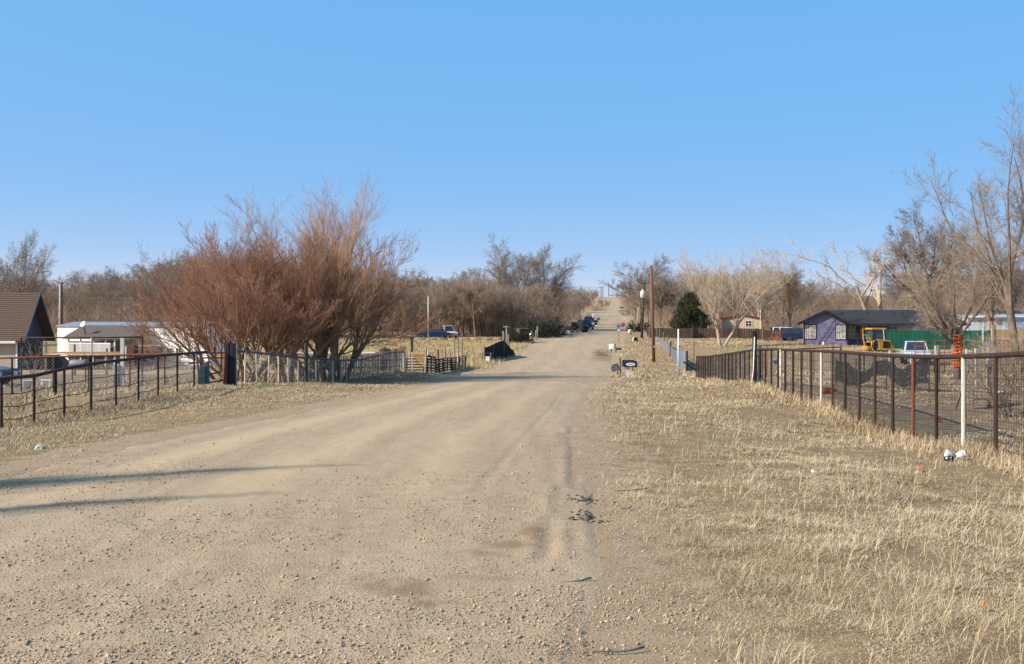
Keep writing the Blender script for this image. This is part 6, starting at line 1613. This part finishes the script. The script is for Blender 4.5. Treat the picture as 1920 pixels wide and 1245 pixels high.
# black netting heap behind fence
t = thing('silt_netting', 'black sagging netting hung behind the brown fence', 'netting', G(1650, 30)); vs = []; fs = []
n = 46
for i in range(n + 1):
    px = 1566 + 176 * i / n; Y = 36 - 7 * i / n
    yt = float(np.interp(px, [1566, 1590, 1606, 1622, 1640, 1662, 1690, 1715, 1742], [676, 680, 694, 698, 678, 674, 693, 680, 668])); yb = float(np.interp(px, [1566, 1590, 1610, 1640, 1662, 1690, 1715, 1742], [712, 722, 724, 704, 704, 726, 722, 716]))
    for k in range(5):
        f = k / 4; vs.append((Xp(px, Y) - t.location.x, Y - t.location.y + .12 * math.sin(i * 1.1 + k * 1.3), Zp(yb + (yt - yb) * f, Y) - t.location.z))
for i in range(n):
    for k in range(4): a = i * 5 + k; fs.append((a, a + 5, a + 6, a + 1))
net_m = M('dark green black netting', (.022, .026, .026), (.04, .045, .045), 25, .8)
PA = np.array(vs).reshape(n + 1, 5, 3); ii = np.linspace(0, n, 420)
def rowv(f):
    k = f * 4; a = int(min(k, 3)); R = PA[:, a] * (1 - (k - a)) + PA[:, a + 1] * (k - a)
    return np.stack([np.interp(ii, np.arange(n + 1), R[:, c]) for c in range(3)], -1)
RW = np.stack([rowv(f) for f in np.linspace(0, 1, 22)]); RW = RW + np.random.default_rng(3).normal(0, .006, RW.shape)
A_ = np.concatenate([RW[:, :-1].reshape(-1, 3), RW[:-1].reshape(-1, 3)]); B_ = np.concatenate([RW[:, 1:].reshape(-1, 3), RW[1:].reshape(-1, 3)])
V, Q = tubes(A_, B_, np.full(len(A_), .0065), np.full(len(A_), .0065), 3)
ob = link('net', fast_mesh('net', V, [Q], net_m), t); ob['kind'] = 'stuff'
for px in (1568, 1605, 1640, 1662, 1715, 1742): Y = 36 - 7 * (px - 1566) / 176; q = G(px, Y); post(t, q, Zp(672, Y), .025, green_post)
# wooden steps unit
t = thing('wooden_steps', 'weathered wooden step frame behind the near right fence', 'steps', G(1838, 22.5), -.15); H = Zp(676, 22.5) - t.location.z
for x in (-.17, .2): link('upright', ubox(oldwood), t, (x, 0, -.05), (0, 0, 0), (.06, .09, H + .05))
for k in range(4): link('tread', ubox(oldwood), t, (.01, -.08, .22 + k * .26), (0, 0, 0), (.40, .22, .04))
link('brace', ubox(rust), t, (-.55, -.05, 0), (0, .3, 0), (.025, .025, 1.05))
t = thing('white_bucket', 'white plastic bucket behind the near right fence', 'bucket', G(1877, 23)); MB().lathe([(.13, 0), (.16, .28), (.17, .28), (.17, .31), (.15, .31), (.12, .03)], 16).build('bucket', wht, t, smooth=True)
t = thing('blue_cloth', 'blue scrap hung on the brown fence mesh', 'cloth', (fxr(31) + .1, 31, Zp(679, 31))); MB().box((0, 0, 0), (.16, .03, .12), .2).build('cloth', M('blue scrap', (.05, .16, .30)), t)
for px, Y, sc_, lab, c in [(1555, 27, .25, 'orange plastic scrap low on the ground behind fence', (.55, .09, .03)), (1757, 19.5, .12, 'red rag caught behind the near fence', (.45, .06, .04))]:
    q = G(px, Y); t = thing('plastic_scrap', lab, 'scrap', q); r5 = random.Random(px); vs = [(r5.uniform(-1, 1) * sc_, r5.uniform(-.4, .4) * sc_, .1 + .5 * sc_ * r5.uniform(0, 2.0)) for _ in range(14)]
    MB().add(vs, [(0, 1, 2), (2, 3, 4), (4, 5, 6), (6, 7, 8), (8, 9, 10), (10, 11, 12), (1, 3, 5), (7, 9, 11)]).build('scrap', M('scrap ' + str(px), c), t)

# litter near the fence
q = trace(1793, 862); t = thing('foam_cup', 'white foam cups lying in the dry grass by the white post', 'cup', q)
c1 = MB().lathe([(.035, 0), (.05, .12), (.053, .125), (.048, .125), (.03, .01)], 16).build('cup', wht, t, smooth=True); c1.rotation_euler = (0, math.radians(78), .3); c1.location = (-.0, 0, .05)
c2 = MB().lathe([(.04, 0), (.058, .10), (.06, .11), (.05, .11), (.035, .01)], 16).build('cup', wht, t, smooth=True); c2.rotation_euler = (0, math.radians(-80), -.2); c2.location = (-.02, .02, .055)
q = trace(1771, 865); t = thing('drink_can', 'crushed dark drink can beside the foam cups', 'can', q); c1 = MB().lathe([(.025, 0), (.033, .01), (.033, .05), (.028, .06), (.033, .075), (.033, .11), (.025, .12)], 14).build('can', mb_black, t, smooth=True); c1.rotation_euler = (math.radians(80), 0, .7); c1.location = (0, 0, .035)
MB().lathe([(.0335, .03), (.0336, .055)], 14).build('label_band', chrome, c1)
for px, py, sz, lab, c in [(1724, 884, .035, 'red paper scrap in the grass left of the foam cups', (.5, .10, .08)), (1524, 891, .018, 'small white paper scrap on the right verge', (.7, .68, .62)), (1845, 1150, .014, 'small orange leaf on the near right verge', (.45, .16, .04))]:
    q = trace(px, py); t = thing('paper_scrap', lab, 'scrap', q + Vector((0, 0, .01))); r5 = random.Random(px); MB().add([(-sz, -sz * .6, .02), (sz, -sz, .03), (sz * .8, sz, .01), (-sz * .7, sz * .8, .05), (0, 0, .05)], [(0, 1, 4), (1, 2, 4), (2, 3, 4), (3, 0, 4)]).build('scrap', M('paper ' + str(px), c), t)
stick_m = M('grey stick', (.14, .13, .125), (.07, .062, .058), 20, .9)
for px, py, L, rz, lab in [(1182, 922, .32, .05, 'curved grey stick lying on the bare verge'), (1098, 943, .12, 3.0, 'short dark twig beside the tyre ruts'), (1175, 956, .10, .3, 'small twig below the curved grey stick'), (1068, 1095, .28, .18, 'long thin twig near the gravel corner'), (1160, 1226, .25, .0, 'dark twig on the bare dirt at bottom edge')]:
    q = trace(px, py); t = thing('stick', lab, 'stick', q, rz); MB().tube([(-L / 2, .01, .012), (-L / 4, -.02, .016), (0, -.025, .018), (L / 4, -.01, .02), (L / 2, .02, .025)], .0035, 6, r1=.006).build('stick', stick_m, t, smooth=True)
# asphalt chunks
tar = M('black asphalt chunk', (.045, .04, .036), (.11, .09, .07), 30, .95)
r5 = random.Random(31)
for px, py, n, sp, lab in [(1100, 940, 40, .16, 'patch of black asphalt crumbs beside the ruts, farther'), (1106, 972, 46, .15, 'patch of black asphalt crumbs beside the ruts, nearer')]:
    q = trace(px, py); t = thing('asphalt_crumbs', lab, 'asphalt crumbs', q); t['kind'] = 'stuff'; mb = MB()
    for i in range(n):
        c = Vector((r5.gauss(0, sp * .55), r5.gauss(0, sp * .9), .0)); s = r5.uniform(.004, .013)
        c.z = road_z(np.array([q.x + c.x]), np.array([q.y + c.y]))[0] - q.z if q.x + c.x < rr(q.y) else h(q.x + c.x, q.y + c.y) - q.z
        mb.box(c + Vector((0, 0, s * .3)), (s * 2.2, s * 1.6, s), M=Matrix.Rotation(r5.uniform(0, 6), 3, 'Z') @ Matrix.Rotation(r5.uniform(-.4, .4), 3, 'X'))
    mb.build('crumbs', tar, t)
for px, py, s, lab in [(75, 842, .07, 'pale rock at the left road edge'), (152, 846, .035, 'small pale rock right of the larger one')]:
    q = trace(px, py); t = thing('rock', lab, 'rock', q); r6 = random.Random(px); b_ = MB().lathe([(s * .3, -s * .3), (s, 0), (s * .85, s * .55), (s * .3, s * .85)], 7); b_.v = [(x * r6.uniform(.75, 1.3), y * r6.uniform(.75, 1.2), z) for x, y, z in b_.v]; b_.build('stone', concrete, t)
# ------------------------------------------------------------------ caster out of frame on the left
def shadow_tree(label, tip_px, tip_py, L, r0, seed, nb):
    # the tip of its shadow falls on the road at this photo point; the tree stands up-sun of it
    q = trace(tip_px, tip_py)
    base = Vector((q.x, q.y, 0)) + Vector((SUN_TO.x, SUN_TO.y, 0)) * L; base.z = h(base.x, base.y)
    H = L * math.tan(SUN_EL) + q.z - base.z
    t = thing('bare_poplar', label, 'tree', base)
    r_ = random.Random(seed)
    MB().tube([(0, 0, -.3), (.03, .02, H * .3), (-.02, 0, H * .65), (0, 0, H)], r0, 10, r1=.03).build('trunk', bark_g, t, smooth=True)
    seg = []
    for i in range(nb):
        z = H * r_.uniform(.25, .9); a = r_.uniform(0, 6.28); p = Vector((0, 0, z)); d = Vector((math.cos(a) * .13, math.sin(a) * .13, 1)).normalized(); l = (H - z) * r_.uniform(.45, .8); rr0 = .07 * (1 - z / H) + .02
        for k in range(3):
            n_ = p + d * l / 3; seg.append((*p, *n_, rr0 * (1 - k * .3), rr0 * (1 - (k + 1) * .3) + .004)); p = n_; d = (d + Vector((0, 0, .15))).normalized()
    link('crown', seg_mesh('crown', np.array(seg), 5, twig_g), t)
shadow_tree('stout bare poplar outside the frame whose shadow crosses the road', 690, 882, 24.0, .7, 1, 170)
shadow_tree('slim bare poplar outside the frame whose shadow lies nearer', 540, 937, 22.0, .5, 2, 60)

# ------------------------------------------------------------------ gravel and grass
rg = np.random.default_rng(11)
def stones(name, label, n, sampler, smin, smax, mat):
    X, Y, Z, S = sampler(n); n = len(X)
    base = np.array([[1, 0, 0], [0, 1, 0], [-1, 0, 0], [0, -1, 0], [0, 0, .75], [0, 0, -.6]], float)
    V = base[None] * S[:, None, None] * rg.uniform(.55, 1.25, (n, 6, 1)); V[:, :, 1] *= rg.uniform(.6, 1.0, (n, 1))
    V = V + rg.normal(0, .12, V.shape) * S[:, None, None]
    a = rg.uniform(0, 6.28, n); c, s = np.cos(a)[:, None], np.sin(a)[:, None]
    x, y = V[:, :, 0] * c - V[:, :, 1] * s, V[:, :, 0] * s + V[:, :, 1] * c
    V = np.stack([x + X[:, None], y + Y[:, None], V[:, :, 2] + (Z + S * .22)[:, None]], -1).reshape(-1, 3)
    f = np.array([[0, 1, 4], [1, 2, 4], [2, 3, 4], [3, 0, 4], [1, 0, 5], [2, 1, 5], [3, 2, 5], [0, 3, 5]])
    T = (np.arange(n) * 6)[:, None, None] + f[None]
    me = fast_mesh(name, V, [T.reshape(-1, 3)], mat, False, {'tint': np.repeat(rg.uniform(0, 1, n), 6)})
    tag(link(name, me), label, 'gravel', kind='stuff')
def ground_z(X, Y):
    ins = np.minimum(X - rl(Y), rr(Y) - X)
    return np.where(ins > .1, road_z(X, Y), h(X, Y))
def samp_road(n):
    Y = 3.4 * (1 + rg.uniform(0, 1, n) * (24 / 3.4 - 1) ** 0.62) ** 1.0
    Y = 3.4 * np.exp(rg.beta(1.0, 1.35, n) * math.log(30 / 3.4))
    X = rg.uniform(np.maximum(-.58 * Y - 1.5, rl(Y)), rr(Y) + 1.1)
    d = .16 + .9 * sstep(.46, .66, fbm(X * .9 + Y * .12, Y * .55, 77, 4)) + .7 * np.exp(-((X - rr(Y) - .1) / .6) ** 2) + .8 * (1 - sstep(4.2, 6.5, Y)) - .6 * np.exp(-((X - rr(Y) + .15) / .22) ** 2) * sstep(6.5, 8, Y)
    d = d * (.35 + 1.1 * sstep(.40, .60, fbm((Y - .22 * X) * 2.6, (X + .2 * Y) * .35, 79, 3)))
    d = d * (1 - .75 * packed_mask((X - rl(Y)) / (rr(Y) - rl(Y)), Y))
    d = d * (1 - .8 * (brown_patches(X, Y) > .45))
    d = d * (1 - sstep(.2, 1.0, X - rr(Y) + (fbm(X * 2, Y * 2, 88, 3) - .5) * .9))
    k = rg.uniform(0, 1.5, n) < d; X, Y = X[k], Y[k]
    S = np.clip(rg.lognormal(math.log(.0046), .5, len(X)), .0025, .018)
    return X, Y, ground_z(X, Y), S
gravel_m = M('road gravel', (0.530, 0.385, 0.248), (0.255, 0.176, 0.109), 3, .95, attr='tint')
stones('gravel', 'loose tan and pink gravel scattered over the road', 210000, samp_road, 0, 0, gravel_m)

def blades(name, label, X, Y, L, W, lean, mat, cat='grass', curl=.5):
    n = len(X); Z = h(X, Y)
    a = rg.uniform(0, 6.28, n); dx, dy = np.cos(a), np.sin(a)
    px_, py_ = -dy, dx
    ce, se = np.cos(lean), np.sin(lean)
    l2 = np.clip(lean + rg.normal(curl, .35, n), 0, 1.75); ce2, se2 = np.cos(l2), np.sin(l2)
    b = np.stack([X, Y, Z - .004], -1)
    m = b + np.stack([dx * se, dy * se, ce], -1) * (L * .55)[:, None]
    t = m + np.stack([dx * se2, dy * se2, ce2], -1) * (L * .45)[:, None]
    gz = Z + .006
    m[:, 2] = np.maximum(m[:, 2], gz); t[:, 2] = np.maximum(t[:, 2], gz)
    w = np.stack([px_, py_, np.zeros(n)], -1) * (W / 2)[:, None]
    V = np.stack([b - w, b + w, m - w * .8, m + w * .8, t], 1).reshape(-1, 3)
    i = np.arange(n) * 5
    Q = np.stack([i, i + 1, i + 3, i + 2], -1); T = np.stack([i + 2, i + 3, i + 4], -1)
    me = fast_mesh(name, V, [Q, T], mat, False, {'tint': np.repeat(np.clip(rg.normal(.52, .22, n) + 1.1 * (fbm(X * .7, Y * .5, 33, 3) - .5), 0, 1), 5)})
    tag(link(name, me), label, cat, kind='stuff')
grass_m = M('dry straw grass', (0.612, 0.461, 0.274), (0.265, 0.176, 0.091), 3, .8, attr='tint')
gold_m = M('tall golden grass', (.52, .385, .195), (.33, .23, .11), 3, .8, attr='tint')

def logY(n, a, b, p=1.0): return a * np.exp(rg.beta(1.0, p, n) * math.log(b / a))
# right verge
n = 620000
Y = logY(n, 3.5, 58, 1.15)
X = rg.uniform(rr(Y) + .1, np.minimum(fxr(Y) + .3, .60 * Y + 1.2))
pat = fbm(X * .55, Y * .4, 55, 4); pat2 = fbm(X * 2.6, Y * 2.1, 58, 3)
dens = sstep(.34, .60, pat) * sstep(.30, .60, pat2) * sstep(.15, 1.3, X - rr(Y) + (fbm(X, Y * .8, 60, 3) - .5) * 1.2) + .05
dens *= sstep(3.9, 4.9, Y + (fbm(X * .8, Y, 63, 3) - .5) * 1.5)
dens *= 1 - .8 * np.exp(-((Y - 60) / 2.2) ** 2)
k = rg.uniform(0, 1, n) < dens; X, Y = X[k], Y[k]; n = len(X)
tall = sstep(.45, .75, fbm(X * 3.0, Y * 3.0, 66, 2))
L = rg.uniform(.02, .085, n) * (.6 + 1.6 * tall) * (1 + .010 * Y)
blades('grass', 'matted dry straw grass covering the right verge', X, Y, L, np.maximum(.0030, .00055 * Y), np.clip(rg.normal(1.28, .3, n), .1, 1.56), grass_m)
# wispy upright stems, right verge
n = 12000; Y = logY(n, 3.8, 45, 1.4); X = rg.uniform(rr(Y) + .5, np.minimum(fxr(Y) + .1, .6 * Y + 1)); k = fbm(X * 1.3, Y * 1.1, 70, 3) > .5; X, Y = X[k], Y[k]; n = len(X)
blades('grass', 'thin upright dry stems standing over the right verge', X, Y, rg.uniform(.08, .28, n), np.maximum(.0024, .00042 * Y), np.abs(rg.normal(.8, .5, n)), grass_m, curl=.5)
# along right fence
n = 26000; Y = logY(n, 10.5, 57, 1.0); X = fxr(Y) + rg.normal(-.1, .28, n); k = rg.uniform(0, 1, n) < .35 + .9 * (fbm(X * .9, Y * .9, 72, 3) - .3); X, Y = X[k], Y[k]; n = len(X)
blades('grass', 'taller dry grass along the foot of the right fence', X, Y, rg.uniform(.06, .27, n), np.maximum(.0035, .0005 * Y), np.abs(rg.normal(.5, .4, n)), grass_m, curl=.35)
# left verge
n = 240000; Y = logY(n, 8.5, 62, 1.0)
lx = np.where(Y < 36, fxl(np.minimum(Y, 36)), fxw(Y)); X = rg.uniform(np.maximum(lx - 1.5, -.62 * Y - 1), rl(Y) - .1)
pat = fbm(X * .5, Y * .35, 155, 4); dens = sstep(.28, .55, pat) * sstep(.3, 1.6, rl(Y) - X + (fbm(X, Y, 157, 3) - .5) * 1.6) + .06
tl = np.exp(-((X - lx) / 1.6) ** 2)
k = rg.uniform(0, 1, n) < dens * (.55 + .6 * tl); X, Y, tl = X[k], Y[k], tl[k]; n = len(X)
blades('grass', 'dry tufted grass on the bank below the left fence', X, Y, rg.uniform(.03, .10, n) * (.7 + 1.0 * tl), np.maximum(.0035, .0005 * Y), np.clip(np.abs(rg.normal(.75 - .35 * tl, .4, n)), 0, 1.5), grass_m)
# yards behind fences, sparse
n = 60000; Y = logY(n, 13, 60, .9); s = rg.uniform(0, 1, n); X = fxr(Y) + .4 + s * (np.maximum(.57 * Y - fxr(Y), 1.5)); k = fbm(X * .6, Y * .45, 91, 4) > .50; X, Y = X[k], Y[k]; n = len(X)
blades('grass', 'thin trampled straw on the right yard ground', X, Y, rg.uniform(.05, .16, n), np.maximum(.004, .0006 * Y), np.clip(rg.normal(1.1, .35, n), .1, 1.5), grass_m)
n = 40000; Y = logY(n, 21, 60, .9); lx = np.where(Y < 36, fxl(np.minimum(Y, 36)), fxw(Y)); X = lx - rg.uniform(.2, 1, n) ** 1.3 * 14; k = fbm(X * .5, Y * .4, 95, 4) > .48; X, Y = X[k], Y[k]; n = len(X)
blades('grass', 'dry weedy grass in the yard behind the left fence', X, Y, rg.uniform(.08, .25, n), np.maximum(.005, .0006 * Y), np.abs(rg.normal(.6, .4, n)), grass_m)
# golden field past the side street
n = 60000; Y = rg.uniform(73, 138, n); X = rg.uniform(-34, 4, n); off = rl(Y) - X; k = (off > .3) & (rg.uniform(0, 1, n) < .5 + .5 * fbm(X * .4, Y * .3, 97, 3)); X, Y = X[k], Y[k]; n = len(X)
blades('grass', 'tall golden grass in the field beyond the side street', X, Y, rg.uniform(.18, .45, n), np.full(n, .032), np.abs(rg.normal(.25, .2, n)), gold_m, curl=.3)
# right paddock and far verge
n = 60000; Y = rg.uniform(58, 145, n); X = rg.uniform(rr(Y) + .5, rr(Y) + 38); k = fbm(X * .25, Y * .2, 99, 3) > .42; X, Y = X[k], Y[k]; n = len(X)
blades('grass', 'short dry grass of the right paddock and far verge', X, Y, rg.uniform(.08, .28, n), np.full(n, .04), np.abs(rg.normal(.6, .4, n)), grass_m)
